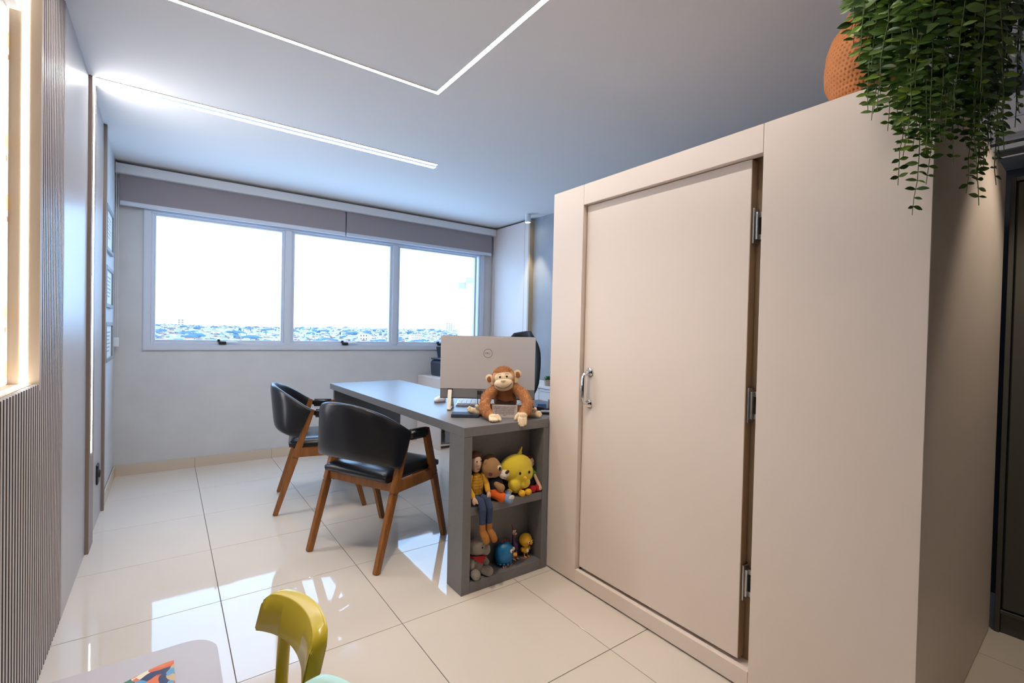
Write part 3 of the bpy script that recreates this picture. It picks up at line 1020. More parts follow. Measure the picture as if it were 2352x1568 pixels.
mxv.inputs[0].default_value = .12
t.links.new(co.outputs['Object'], nz2.inputs['Vector'])
t.links.new(co.outputs['Object'], mxv.inputs[1])
t.links.new(nz2.outputs['Color'], mxv.inputs[2])
t.links.new(mxv.outputs[0], vo.inputs['Vector'])
rr = t.nodes.new('ShaderNodeValToRGB')
rr.color_ramp.interpolation = 'CONSTANT'
cs_ = [(205, 95, 45), (120, 75, 40), (225, 215, 195), (60, 120, 90), (35, 45, 90), (215, 110, 60), (90, 150, 190), (190, 165, 125)]
while len(rr.color_ramp.elements) < len(cs_):
    rr.color_ramp.elements.new(.5)
for i, c in enumerate(cs_):
    rr.color_ramp.elements[i].position = i / len(cs_)
    rr.color_ramp.elements[i].color = (*lin(c), 1)
sp_ = t.nodes.new('ShaderNodeSeparateColor')
t.links.new(vo.outputs['Color'], sp_.inputs[0])
t.links.new(sp_.outputs[0], rr.inputs['Fac'])
t.links.new(rr.outputs['Color'], pb.inputs['Base Color'])


def page(u, v):
    x = -.115 + .22 * u
    yb, yt = -.14, .118 + .008 * math.sin(u * 9) + .012 * u * u
    y_ = yb + (yt - yb) * v
    return Vector((x, y_, .0045 + .010 * max(0, u - .6) * v * v + .0015 * math.sin(u * 7 + v * 4) ** 2))


b = B().grid(page, 20, 16)
cv = obj('cover', b, M_mag, mg, smooth=60)
b = B().grid(lambda u, v: page(u, v) * 1 + Vector((-.001, -.001, -.0012 - .0024)), 20, 16)
pg = obj('pages', b, M_paper, mg, smooth=60)
M_yel = mat('yellow_plastic', (200, 178, 52), .2, spec=.5)
M_mint = mat('mint_plastic', (178, 218, 212), .32, spec=.5)


def kids_chair(label, m, loc, rz):
    t_ = thing('kids_chair', label, 'chair', loc, rz, 'plastic childrens chairs at the low table')
    # local: x forward from the back, y across; back curves around the sitter
    b = B()
    N = 22
    R = []
    for i in range(N + 1):
        s = 2 * i / N - 1
        y_ = .118 * s
        xb = .024 * s * s
        zt = .655 - .012 * abs(s) ** 2.6 - .014 * max(0, abs(s) - .86) / .14
        zb = .566 + .010 * (1 - s * s)
        th = .017
        r_ = .006
        R.append([Vector((xb + dx - .25 * (z - .6), y_, z)) for dx, z in ((-th, zb + r_), (-th, zt - r_), (-th + r_, zt), (th - r_, zt), (th, zt - r_), (th, zb + r_), (th - r_, zb), (-th + r_, zb))])
    b.rings(R)
    obj('backrest', b, m, t_, bevel=.004, seg=2, smooth=50)
    for s in (-1, 1):
        obj('rear_leg', B().tube([(-.040, s * .105, 0), (.012, s * .080, .29), (.008, s * .055, .578)], [.011, .014, .0125], seg=14), m, t_, smooth=50)
        obj('front_leg', B().tube([(.285, s * .135, 0), (.235, s * .105, .285)], [.013, .019], seg=14), m, t_, smooth=50)
    pts = []
    for cx, cy, a0 in ((.22, .09, 0), (.02, .08, 90), (.02, -.08, 180), (.22, -.09, 270)):
        for q in range(6):
            a = math.radians(a0 + 18 * q)
            pts.append((cx + .05 * math.cos(a), cy + .05 * math.sin(a)))
    obj('seat', B().prism(pts, .285, .312), m, t_, bevel=.006, seg=2, smooth=40)
    return t_


kids_chair('yellow plastic childrens chair at the side of the white table', M_yel, (.224, 1.020, 0), PI + .20)
kids_chair('pale mint plastic childrens chair, only its back corner showing', M_mint, (.226, .705, 0), PI + .20)

# ------------------------------------------------------------ soft toys
M_fur = mat('rust_fur', (206, 150, 98), .9, vary=(60, .18), sheen=.3)
M_furd = mat('dark_brown_fur', (58, 38, 30), .95, sheen=.2)
M_chest = mat('russet_fur', (150, 92, 54), .95, sheen=.2)
M_skin = mat('cream_plush', (222, 198, 166), .9, vary=(90, .05), sheen=.3)
M_seam = mat('brown_thread', (82, 52, 34), .8)
M_bead = mat('black_bead', (12, 12, 12), .12)


def hairs(name, srcs, n, length, m, parent, width=.0009, seed=1, droop=.4):
    r = random.Random(seed)
    b = B()
    for o in srcs:
        me = o.data
        ps = list(me.polygons)
        tot = sum(p.area for p in ps)
        for p in ps:
            k = n * p.area / tot
            k = int(k) + (1 if r.random() < k - int(k) else 0)
            for _ in range(k):
                vs = [me.vertices[i].co for i in p.vertices]
                wts = [r.random() for _ in vs]
                s = sum(wts)
                q = sum((v * (a / s) for v, a in zip(vs, wts)), Vector())
                d = (p.normal + Vector((r.gauss(0, .45), r.gauss(0, .45), r.gauss(0, .45) - droop))).normalized()
                sd = d.cross(Vector((r.gauss(0, 1), r.gauss(0, 1), r.gauss(0, 1)))).normalized() * width
                L_ = length * r.uniform(.6, 1.2)
                a = b.bm.verts.new(q - sd)
                c = b.bm.verts.new(q + sd)
                e = b.bm.verts.new(q + d * L_)
                b._f((a, c, e))
    o = obj(name, b, m, parent)
    return tag(o, kind='stuff')


def on_ell(c, r, x, z, lift=.001):
    q = 1 - ((x - c[0]) / r[0]) ** 2 - ((z - c[2]) / r[2]) ** 2
    return Vector((x, c[1] - r[1] * math.sqrt(max(q, 0)) - lift, z))


mk = thing('toy_monkey', 'rust brown plush monkey with cream face sitting on the desk edge', 'soft toy', (1.399, 1.976, .7803), A36)
torso = plush('torso', [('e', (.002, .120, .075), (.062, .050, .075)), ('e', (.0, .110, .135), (.052, .042, .045))], M_chest, mk, .004)
obj('belly', B().ell((.0, .092, .058), (.055, .024, .046)), M_furd, mk, smooth=60)  # dark velvet belly, with the shadow on it included in the brown
HM = Matrix.Translation((-.010, .085, .200)) @ Matrix.Rotation(math.radians(-6), 4, 'Y')
hd = plush('head', [('e', (0, 0, .006), (.058, .052, .055)), ('e', (0, .0, -.020), (.052, .045, .040)), ('e', (0, -.002, .030), (.044, .042, .030))], M_fur, mk, .0035)
hd.data.transform(HM)
fc, fr_ = (.001, -.026, .005), (.048, .034, .035)
face = obj('face', B().ell(fc, fr_, u=28, v=18), M_skin, hd, smooth=60)
mc, mr = (-.001, -.043, -.024), (.049, .031, .030)
muz = obj('muzzle', B().ell(mc, mr, u=28, v=18), M_skin, hd, smooth=60)
jc, jr = (-.001, -.036, -.035), (.048, .032, .029)
jaw = obj('jaw', B().ell(jc, jr, u=28, v=18), M_skin, hd, smooth=60)
pts = []
for i in range(15):
    s = 2 * i / 14 - 1
    pts.append(on_ell(mc, (mr[0] + .001, mr[1], mr[2]), mc[0] + .042 * s, -.046 + .019 * abs(s) ** 2.2 + .003 * s, .0006))
mouth = obj('mouth', B().tube(pts, .0015, seg=6), M_seam, hd)
b = B().tube([on_ell(mc, mr, -.014, -.006), on_ell(mc, mr, -.012, -.012), on_ell(mc, mr, -.004, -.015), on_ell(mc, mr, .006, -.013), on_ell(mc, mr, .012, -.006)], .0014, seg=6)
b.ell((-.001, -.0705, -.006), (.012, .006, .007))
nose = obj('nose', b, M_skin, hd, smooth=60)
eb = B()
for x, z in ((-.016, .012), (.018, .012)):
    eb.ell(on_ell(fc, fr_, x, z, -.002), (.006, .005, .006), u=14, v=10)
eyes = obj('eyes', eb, M_bead, hd, smooth=60)
br = B()
for s in (-1, 1):
    br.tube([on_ell(fc, fr_, .020 * s + q * .010, .023 + .005 * (1 - q * q)) for q in (-1, -.5, 0, .5, 1)], .0008, seg=5)
brow = obj('brows', br, M_seam, hd)
ears = []
for s in (-1, 1):
    e = plush('ear', [('e', (.074 * s, .004, .008 + .006 * s), (.024, .007, .026), (0, .5 * s, .25 * s)), ('e', (.060 * s, .004, -.012), (.017, .007, .024), (0, -.3 * s, 0))], M_skin, mk, .003)
    obj('ear_hollow', B().ell((.074 * s, -.002, .006 + .006 * s), (.014, .003, .016)), M_chest, e, smooth=60)
    ears.append(e)
for o in [face, muz, jaw, mouth, nose, eyes, brow] + ears + [c for e in ears for c in e.children]:
    o.data.transform(HM)
armL = plush('arm', [('t', [(-.050, .105, .140), (-.094, .05, .108), (-.104, .0, .070), (-.088, -.045, .036), (-.070, -.064, .026)], [.024, .025, .024, .022, .019])], M_fur, mk, .0035, bumpy=.002)
armR = plush('arm', [('t', [(.050, .105, .150), (.098, .055, .118), (.120, .01, .078), (.106, -.02, .046), (.094, -.036, .034)], [.024, .026, .026, .025, .022])], M_fur, mk, .0035, bumpy=.002)
legL = plush('leg', [('t', [(-.045, .10, .030), (-.085, .085, .032), (-.125, .07, .028)], [.028, .027, .024])], M_fur, mk, .004)
legR = plush('leg', [('t', [(.050, .10, .028), (.090, .085, .028), (.125, .07, .026)], [.026, .026, .024])], M_fur, mk, .004)
plush('hand', [('e', (-.055, -.083, .022), (.023, .019, .017)), ('t', [(-.068, -.094, .018), (-.066, -.112, .011)], [.0085, .0075]), ('t', [(-.057, -.097, .018), (-.055, -.117, .0105)], [.0085, .0075]),
               ('t', [(-.047, -.096, .018), (-.044, -.115, .0105)], [.0085, .0075]), ('t', [(-.038, -.092, .018), (-.036, -.108, .0105)], [.008, .007]), ('t', [(-.034, -.080, .028), (-.022, -.090, .016), (-.020, -.097, .010)], [.0095, .0085, .0075])], M_skin, mk, .0022, it=2)
plush('hand', [('e', (.091, -.052, .026), (.025, .017, .019)), ('t', [(.076, -.064, .014), (.073, -.072, -.010)], [.0085, .0075]), ('t', [(.086, -.066, .012), (.083, -.074, -.017)], [.0085, .0075]),
               ('t', [(.096, -.066, .012), (.094, -.074, -.017)], [.0085, .0075]), ('t', [(.106, -.062, .014), (.106, -.070, -.011)], [.0085, .0075]), ('t', [(.071, -.050, .034), (.060, -.056, .020), (.056, -.060, .010)], [.0095, .009, .0075])], M_skin, mk, .0022, it=2)
plush('foot', [('e', (-.146, .064, .022), (.026, .022, .021)), ('t', [(-.155, .06, .020), (-.170, .05, .030)], [.019, .017]), ('t', [(-.166, .056, .034), (-.184, .046, .046)], [.010, .008]), ('t', [(-.172, .053, .028), (-.190, .043, .040)], [.010, .008]),
               ('t', [(-.168, .05, .022), (-.187, .040, .031)], [.010, .008]), ('t', [(-.135, .055, .036), (-.146, .045, .054)], [.011, .010])], M_skin, mk, .0025, it=2)
plush('foot', [('e', (.146, .062, .022), (.024, .022, .021)), ('t', [(.155, .056, .018), (.168, .046, .020)], [.018, .017]), ('t', [(.166, .050, .026), (.182, .040, .030)], [.010, .009]), ('t', [(.170, .047, .018), (.187, .037, .020)], [.010, .009]),
               ('t', [(.168, .044, .012), (.182, .035, .012)], [.010, .009]), ('t', [(.144, .052, .036), (.158, .042, .046)], [.012, .011])], M_skin, mk, .0025, it=2)
hairs('fur', [armL, armR, legL, legR], 9000, .0075, M_fur, mk, seed=3)
# fur on the scalp only
b = B()
me = hd.data
r3 = random.Random(5)
for p in me.polygons:
    q = HM.inverted() @ p.center
    if q.z > .034 or q.y > -.004:
        if q.y < -.01 and q.z < .034:
            continue
        for _ in range(2 if r3.random() < .7 else 1):
            d = (p.normal + Vector((r3.gauss(0, .4), r3.gauss(0, .4) - .2, r3.gauss(0, .4)))).normalized()
            sd = d.cross(Vector((r3.gauss(0, 1), r3.gauss(0, 1), r3.gauss(0, 1)))).normalized() * .001
            v = [b.bm.verts.new(p.center - sd), b.bm.verts.new(p.center + sd), b.bm.verts.new(p.center + d * .008 * r3.uniform(.6, 1.2))]
            b._f(v)
tag(obj('scalp_fur', b, M_fur, mk), kind='stuff')
sg = thing('message_plaque', 'small pale plaque with lines of text between the arms of the monkey', 'plaque', (1.4200, 2.0045, .7803), A36 - .02)
M_plq = mat('plaque', (190, 178, 174), .6)
pq = obj('board', B().box(-.066, .066, 0, .006, 0, .066), M_plq, sg, bevel=.0006, seg=1)
pq.rotation_euler = (-.20, 0, 0)
text('lettering', 'tudo, toda e nossa, que o Senhor\nna família e presente, cuidando e\ndeu a nos fazer a esperança\ndas coisas que encontramos\npara nos fazer que faz bem\nfeliz', .0088, M_ink, pq, (0, -.0004, .033), (PI / 2, 0, 0), ext=.0002)


def face_dots(parent, pts, r, m, name='eyes', fl=.5):
    b = B()
    for p in pts:
        b.ell(p, (r, r * fl, r * 1.1), u=14, v=10)
    return obj(name, b, m, parent, smooth=60)


M_flesh = mat('flesh_felt', (206, 170, 146), .9)
M_ywool = mat('yellow_check_cloth', (212, 160, 50), .9)
M_ycheck = mat('check_line', (120, 72, 30), .9)
M_jean = mat('denim', (52, 66, 96), .9, vary=(120, .15))
M_boot = mat('tan_suede', (156, 100, 46), .9, vary=(60, .1))
M_hair = mat('brown_felt', (92, 58, 36), .95)
M_tan = mat('tan_plush', (160, 118, 76), .9, sheen=.2)
M_navyc = mat('navy_cloth', (36, 36, 58), .9)
M_orange = mat('orange_cloth', (222, 96, 24), .9)
M_sky = mat('pale_blue_felt', (128, 152, 186), .9)
M_cream = mat('cream_felt', (222, 212, 196), .9)
M_canary = mat('yellow_plush', (222, 196, 52), .9, sheen=.2)
M_amber = mat('amber_plush', (226, 172, 44), .9)
M_green = mat('green_cloth', (96, 146, 40), .9)
M_redc = mat('red_felt', (160, 24, 34), .9)
M_greyp = mat('grey_plush', (138, 130, 122), .95, sheen=.3)
M_blue = mat('blue_vinyl', (26, 112, 168), .4)
M_purp = mat('purple_vinyl', (74, 48, 96), .45)
M_pinkv = mat('pink_vinyl', (176, 128, 118), .5)
M_beak = mat('orange_vinyl', (228, 146, 40), .4)
M_maroon = mat('maroon_vinyl', (112, 34, 44), .5)
SH = .4035
# rag doll at the left end, legs hanging over the shelf edge
d = thing('rag_doll', 'rag doll in yellow check shirt and jeans, legs hanging over the shelf edge', 'doll', (1.205, 1.925, SH))
plush('trunk', [('e', (0, .0, .085), (.040, .026, .058)), ('e', (0, .0, .045), (.034, .026, .03))], M_ywool, d, .004)
b = B()
for q in range(5):
    b.tube([(-.034 + .017 * q, -.0265 + .006 * abs(q - 2), .045), (-.030 + .015 * q, -.0275 + .0055 * abs(q - 2), .085), (-.026 + .013 * q, -.022 + .005 * abs(q - 2), .128)], .0007, seg=4)
for q in range(7):
    z = .042 + .014 * q
    b.tube([(-.034, -.012, z), (-.018, -.0235, z), (0, -.0275, z), (.018, -.0235, z), (.034, -.012, z)], .0007, seg=4)
obj('check_lines', b, M_ycheck, d)
h = plush('head', [('e', (-.006, -.006, .195), (.027, .026, .038)), ('e', (-.006, -.006, .170), (.021, .022, .024)), ('e', (.022, -.002, .196), (.008, .005, .012)), ('e', (-.034, -.002, .196), (.008, .005, .012)), ('e', (-.010, -.034, .190), (.006, .008, .012))], M_flesh, d, .0028)
plush('hair', [('e', (-.006, .004, .224), (.030, .027, .022)), ('e', (.012, -.010, .232), (.016, .014, .010))], M_hair, h, .003)
face_dots(h, [(-.017, -.0315, .204), (.007, -.0315, .204)], .0035, M_bead)
obj('mouth', B().tube([(-.016, -.0275, .168), (-.006, -.0295, .166), (.004, -.0275, .168)], .0011, seg=5), M_seam, h)
for s in (-1, 1):
    a = plush('arm', [('t', [(.036 * s, -.004, .128), (.052 * s, -.012, .085), (.042 * s, -.04, .045 if s < 0 else .06)], [.014, .014, .013])], M_ywool, d, .003)
    zz = .045 if s < 0 else .06
    plush('hand', [('e', (.040 * s, -.052, zz - .018), (.011, .011, .018)), ('t', [(.032 * s, -.058, zz - .014), (.028 * s, -.062, zz - .028)], [.005, .004])], M_flesh, d, .0025)
    plush('leg', [('t', [(.016 * s + .004, -.01, .026), (.018 * s + .010, -.060, .022), (.018 * s + .012, -.074, -.010), (.018 * s + .014, -.070, -.082)], [.018, .018, .0175, .016])], M_jean, d, .003)
    plush('boot', [('t', [(.018 * s + .014, -.070, -.080), (.018 * s + .015, -.072, -.118)], [.016, .016]), ('t', [(.018 * s + .015, -.074, -.120), (.020 * s + .018, -.094, -.136), (.021 * s + .020, -.104, -.150)], [.017, .019, .017])], M_boot, d, .003)
obj('belt', B().tube([(.034 * math.cos(q * PI / 8), .026 * math.sin(q * PI / 8), .040) for q in range(17)], .004, seg=6), M_navyc, d)
# plush bear
d = thing('toy_bear', 'tan plush bear cub with white muzzle and orange shorts, beside the doll', 'soft toy', (1.292, 1.925, SH))
h = plush('head', [('e', (-.012, -.012, .160), (.050, .040, .050)), ('e', (.004, -.02, .150), (.040, .035, .040))], M_tan, d, .0035)
plush('mane', [('e', (-.010, .004, .203), (.032, .026, .018)), ('e', (-.026, .0, .196), (.026, .024, .018))], M_hair, h, .0035)
mz = plush('muzzle', [('e', (.046, -.044, .124), (.027, .024, .022))], M_cream, h, .003)
obj('nose', B().ell((.050, -.064, .140), (.013, .007, .008), (0, -.5, 0)), M_furd, h, smooth=60)
obj('smile', B().tube([(.030, -.063, .116), (.044, -.0685, .112), (.058, -.064, .120)], .0013, seg=5), M_furd, h)
b = B().ell((.012, -.049, .160), (.0135, .006, .0155))
obj('eye_white', b, M_cream, h, smooth=60)
obj('pupil', B().ell((.013, -.0545, .159), (.008, .003, .010)), M_bead, h, smooth=60)
plush('ear', [('e', (-.045, -.02, .190), (.014, .008, .016))], M_tan, h, .003)
obj('cheek_patch', B().ell((-.032, -.043, .137), (.011, .004, .011)), mat('plum_felt', (92, 56, 74), .9), h, smooth=60)
plush('vest', [('e', (.018, -.010, .072), (.040, .034, .040))], M_navyc, d, .0035)
plush('shorts', [('e', (.016, -.018, .034), (.042, .036, .030)), ('t', [(.006, -.030, .030), (.022, -.062, .022)], [.022, .024])], M_orange, d, .0035)
plush('arm', [('t', [(.004, -.036, .082), (.020, -.056, .066)], [.013, .020])], M_tan, d, .003)
plush('shoe', [('e', (.048, -.080, .014), (.026, .026, .022), (.4, .3, 0))], M_sky, d, .003)
obj('shoe_sole', B().ell((.056, -.094, .021), (.019, .010, .016), (.5, .3, .4)), M_cream, d, smooth=60)
plush('shoe', [('e', (.076, -.034, .020), (.018, .022, .020))], M_sky, d, .003)
# yellow plush chick
d = thing('toy_chick', 'big round yellow plush chick in the middle of the upper shelf', 'soft toy', (1.440, 1.928, SH))
h = plush('body', [('e', (0, -.006, .132), (.098, .054, .070)), ('e', (.02, -.010, .105), (.080, .054, .060)), ('e', (-.030, -.035, .060), (.036, .028, .030)), ('e', (.030, -.036, .060), (.036, .028, .030)), ('e', (0, -.012, .034), (.034, .030, .030))], M_canary, d, .004, it=8)
plush('tuft', [('t', [(.015, -.004, .190), (.026, -.004, .212), (.036, -.004, .232)], [.010, .007, .004]), ('t', [(.018, -.004, .190), (.034, -.006, .206)], [.008, .004])], M_canary, d, .0025)
face_dots(d, [(-.018, -.0655, .120), (.040, -.0655, .118)], .007, M_bead)
obj('beak', B().lathe([(.0105, 0), (.008, .008), (.001, .017)], seg=14, M=Matrix.Translation((.014, -.062, .092)) @ Matrix.Rotation(PI / 2, 4, 'X')), M_amber, d, smooth=60)
plush('wing', [('e', (-.060, -.036, .032), (.018, .010, .011), (0, .4, 0))], M_canary, d, .003)
for x in (.002, .042):
    plush('foot', [('e', (x, -.058, .0165), (.019, .018, .0165))], M_amber, d, .003)
# small doll behind it
d = thing('cloth_doll', 'small cloth doll in green shirt and red shoes at the right of the shelf', 'doll', (1.541, 1.945, SH))
h = plush('head', [('e', (.004, .0, .140), (.026, .024, .030)), ('e', (.028, .0, .136), (.006, .005, .009))], M_flesh, d, .003)
plush('hair', [('e', (-.004, .006, .164), (.027, .022, .018))], mat('auburn_felt', (86, 34, 28), .95), h, .003)
face_dots(h, [(-.002, -.023, .142), (.014, -.022, .142)], .0028, M_bead)
plush('shirt', [('e', (.002, -.002, .080), (.026, .022, .036)), ('t', [(.018, -.002, .100), (.026, -.012, .080)], [.012, .014])], M_green, d, .003)
plush('trousers', [('e', (.004, -.010, .036), (.027, .024, .018))], M_navyc, d, .003)
plush('arm', [('t', [(.024, -.018, .076), (.0235, -.054, .040), (.022, -.068, .020)], [.0095, .0095, .0125])], M_flesh, d, .003)
for x in (-.018, .020):
    plush('shoe', [('e', (x, -.056, .019), (.021, .020, .019))], M_redc, d, .003)
# lower shelf
LB = .0503
d = thing('toy_rabbit', 'grey plush animal with a red neckerchief, sitting in the lower shelf', 'soft toy', (1.218, 1.930, LB))
h = plush('head', [('e', (.006, .0, .128), (.052, .040, .036)), ('e', (.036, -.020, .118), (.028, .026, .028)), ('e', (-.02, -.004, .155), (.030, .018, .020))], M_greyp, d, .0035)
plush('ear', [('e', (-.042, .0, .160), (.014, .010, .030), (0, -.5, 0))], M_greyp, h, .003)
face_dots(h, [(.010, -.040, .140)], .004, M_bead)
plush('trunk', [('e', (-.002, .0, .050), (.040, .034, .050))], M_greyp, d, .0035)
obj('neckerchief', B().prism([(-.036, .096), (.034, .098), (.008, .062)], -.040, -.034, axis='y').tube([(.036 * math.cos(q * PI / 8), .030 * math.sin(q * PI / 8) - .002, .094) for q in range(17)], .006, seg=6), M_redc, d, smooth=50)
for s in (-1, 1):
    plush('arm', [('t', [(.028 * s, -.004, .084), (.042 * s, -.022, .056)], [.015, .017])], M_greyp, d, .0035)
    plush('foot', [('t', [(.028 * s, -.020, .022), (.036 * s + .004, -.050, .024)], [.022, .0235])], M_greyp, d, .0035)
# blue hen figure
d = thing('toy_hen', 'glossy plain blue hen figure with orange beak in the lower shelf', 'figurine', (1.385, 1.932, LB))
obj('body', B().lathe([(.001, .012), (.030, .014), (.044, .024), (.050, .045), (.049, .070), (.043, .092), (.030, .108), (.014, .115), (.001, .117)], seg=28, M=Matrix.Diagonal((1, .86, 1, 1))), M_blue, d, smooth=60)
b = B()
for q in range(12):
    a = 2 * PI * q / 12
    b.ell((.036 * math.cos(a), .031 * math.sin(a), .016), (.009, .009, .006), u=10, v=6)
obj('hem_scallops', b, M_blue, d, smooth=60)
obj('comb', B().ell((.0, 0, .120), (.010, .005, .009)).ell((.013, 0, .118), (.009, .005, .008)).ell((-.013, 0, .118), (.009, .005, .008)), M_maroon, d, smooth=60)
face_dots(d, [(.018, -.038, .078), (.038, -.026, .080)], .0095, M_cream, 'eye_whites', .4)
face_dots(d, [(.021, -.0415, .077), (.041, -.028, .079)], .0035, M_bead, 'pupils', .4)
obj('beak', B().ell((.038, -.042, .058), (.012, .011, .009)), M_beak, d, smooth=60)
fb = B()
for x in (-.012, .018):
    fb.tube([(x, -.008, .016), (x, -.012, .006)], .004, seg=8)
    for a in (-.6, 0, .6):
        fb.tube([(x, -.012, .005), (x + .020 * math.sin(a), -.012 - .022 * math.cos(a), .005)], [.005, .0048], seg=8)
obj('feet', fb, M_pinkv, d, smooth=60)
# purple long-necked bird
d = thing('toy_bird', 'slim purple long necked bird figure in the lower shelf', 'figurine', (1.462, 1.950, LB))
plush('body', [('e', (.002, 0, .066), (.020, .018, .026)), ('t', [(-.006, -.002, .085), (-.012, -.006, .112), (-.014, -.010, .138)], [.010, .0075, .0065])], M_purp, d, .0025)
obj('head', B().ell((-.014, -.012, .145), (.010, .010, .010)), M_pinkv, d, smooth=60)
face_dots(d, [(-.018, -.016, .155), (-.009, -.017, .155)], .0048, M_cream, 'eye_whites', .8)
face_dots(d, [(-.018, -.0205, .155), (-.009, -.0215, .155)], .0016, M_bead, 'pupils', .8)
obj('beak', B().ell((-.011, -.022, .142), (.0085, .007, .006)), M_pinkv, d, smooth=60)
obj('crest', B().tube([(-.016, -.008, .155), (-.021, -.006, .175), (-.024, -.006, .188)], [.003, .0025, .001], seg=8), M_maroon, d, smooth=60)
for s in (-1, 1):
    obj('leg', B().tube([(.002 + .009 * s, -.002, .045), (.002 + .010 * s, -.006, .010)], .0034, seg=8).ell((.002 + .011 * s, -.014, .005), (.008, .012, .005)), M_pinkv, d, smooth=60)
# little yellow chick figure
d = thing('toy_duckling', 'little amber yellow chick figure with a big head, rightmost in the lower shelf', 'figurine', (1.530, 1.945, LB))
obj('head', B().ell((0, 0, .088), (.036, .030, .033)).ell((.022, -.016, .078), (.014, .014, .012)), M_amber, d, smooth=70)
obj('body', B().ell((.002, 0, .038), (.021, .018, .024)).ell((-.020, 0, .040), (.008, .010, .012)).ell((.024, 0, .040), (.008, .010, .012)), M_amber, d, smooth=70)
obj('tummy', B().ell((.004, -.0155, .036), (.0095, .004, .012)), M_cream, d, smooth=60)
face_dots(d, [(.002, -.0295, .082), (.024, -.0275, .084)], .0062, M_cream, 'eye_whites', .4)
face_dots(d, [(.003, -.0315, .082), (.025, -.0295, .084)], .0036, M_bead, 'pupils', .5)
obj('beak', B().ell((.013, -.032, .073), (.006, .005, .004)), M_beak, d, smooth=60)
fb = B()
for x in (-.008, .012):
    fb.tube([(x, -.002, .018), (x, -.006, .004)], .0028, seg=8).ell((x, -.012, .003), (.006, .010, .003))
obj('feet', fb, M_beak, d, smooth=60)

# ------------------------------------------------------------ vase and trailing plant on the booth
vs = thing('orange_vase', 'orange dimpled round vase on top of the beige closet', 'vase', (1.795, .565, BT + .0003))
M_terra = mat('orange_ceramic', (194, 122, 64), .62, vary=(20, .05))
prof = [(0, .080), (.02, .088), (.06, .108), (.11, .126), (.15, .131), (.19, .127), (.235, .110), (.27, .088), (.295, .074), (.31, .070)]


def vr(z):
    for (a, r0), (c, r1) in zip(prof, prof[1:]):
        if z <= c:
            q = (z - a) / (c - a)
            q = q * q * (3 - 2 * q) * .35 + q * .65
            return r0 + (r1 - r0) * q
    return prof[-1][1]


b = B()
NU, NV = 336, 150
R = []
for j in range(NV + 1):
    z = .31 * j / NV
    ring_ = []
    for i in range(NU):
        a = 2 * PI * i / NU
        row = z / .0125
        ph = a / (2 * PI) * 56 + (.5 if int(row) % 2 else 0) + z * 7
        fx, fz = ph % 1 - .5, row % 1 - .5
        dd = max(0, 1 - (fx * fx * 14 + fz * fz * 9))
        rr_ = vr(z) - .0042 * dd
        rr_ += .003 * math.sin(3 * a + z * 30)
        ring_.append(Vector((rr_ * math.cos(a), rr_ * math.sin(a), z)))
    R.append(ring_)
b.rings(R, cap=False)
bot = b.bm.verts
obj('body', b, M_terra, vs, smooth=50)
obj('rim', B().lathe([(.066, .300), (.072, .302), (.074, .310), (.070, .315), (.064, .312), (.060, .29), (.06, .20), (.001, .20)], seg=48), M_terra, vs, smooth=50)
obj('base', B().lathe([(.001, .0), (.080, .0), (.082, .004), (.001, .006)], seg=48), M_terra, vs)

plt = thing('trailing_plant', 'dense green trailing plant spilling from the orange vase over the closet corner', 'plant', (1.795, .565, BT + .27))
P0 = Vector((1.795, .565, BT + .27))
M_leafs = [mat('leaf_green_%s' % n, c, .38, spec=.4, vary=(70, .12)) for n, c in (('mid', (76, 106, 38)), ('pale', (120, 146, 84)), ('dark', (52, 80, 32)), ('fresh', (118, 146, 48)))]
M_stem = mat('stem_green', (88, 104, 56), .6)
lb = B()
leaf_mesh(lb, (0, 0, 0), (1, 0, 0), 1.0, .50, fold=.10, curl=.12)
proto_me = []
for m in M_leafs:
    l2 = B()
    leaf_mesh(l2, (0, 0, 0), (1, 0, 0), 1.0, .50, fold=.10, curl=.12)
    o = obj('leaf', l2, m, None, smooth=80)
    proto_me.append(o.data)
    bpy.data.objects.remove(o)
lb.bm.free()
rp_ = random.Random(21)
env = [(0.00, 2.02), (.06, 2.00), (.12, 1.86), (.20, 1.82), (.28, 1.80), (.36, 1.74), (.42, 1.62), (.46, 1.53), (.50, 1.56), (.55, 1.72), (.62, 1.66), (.70, 1.56), (.76, 1.57), (.82, 1.64), (.88, 1.72), (.94, 1.80), (1.0, 1.88)]
path = [(0, 1.570, .535), (.20, 1.572, .490), (.45, 1.572, .410), (.58, 1.600, .335), (.70, 1.650, .305), (1.0, 1.88, .305)]


def lerp_t(tab, s):
    for a, c in zip(tab, tab[1:]):
        if s <= c[0]:
            q = (s - a[0]) / (c[0] - a[0])
            return [a[k] + (c[k] - a[k]) * q for k in range(1, len(a))]
    return list(tab[-1][1:])


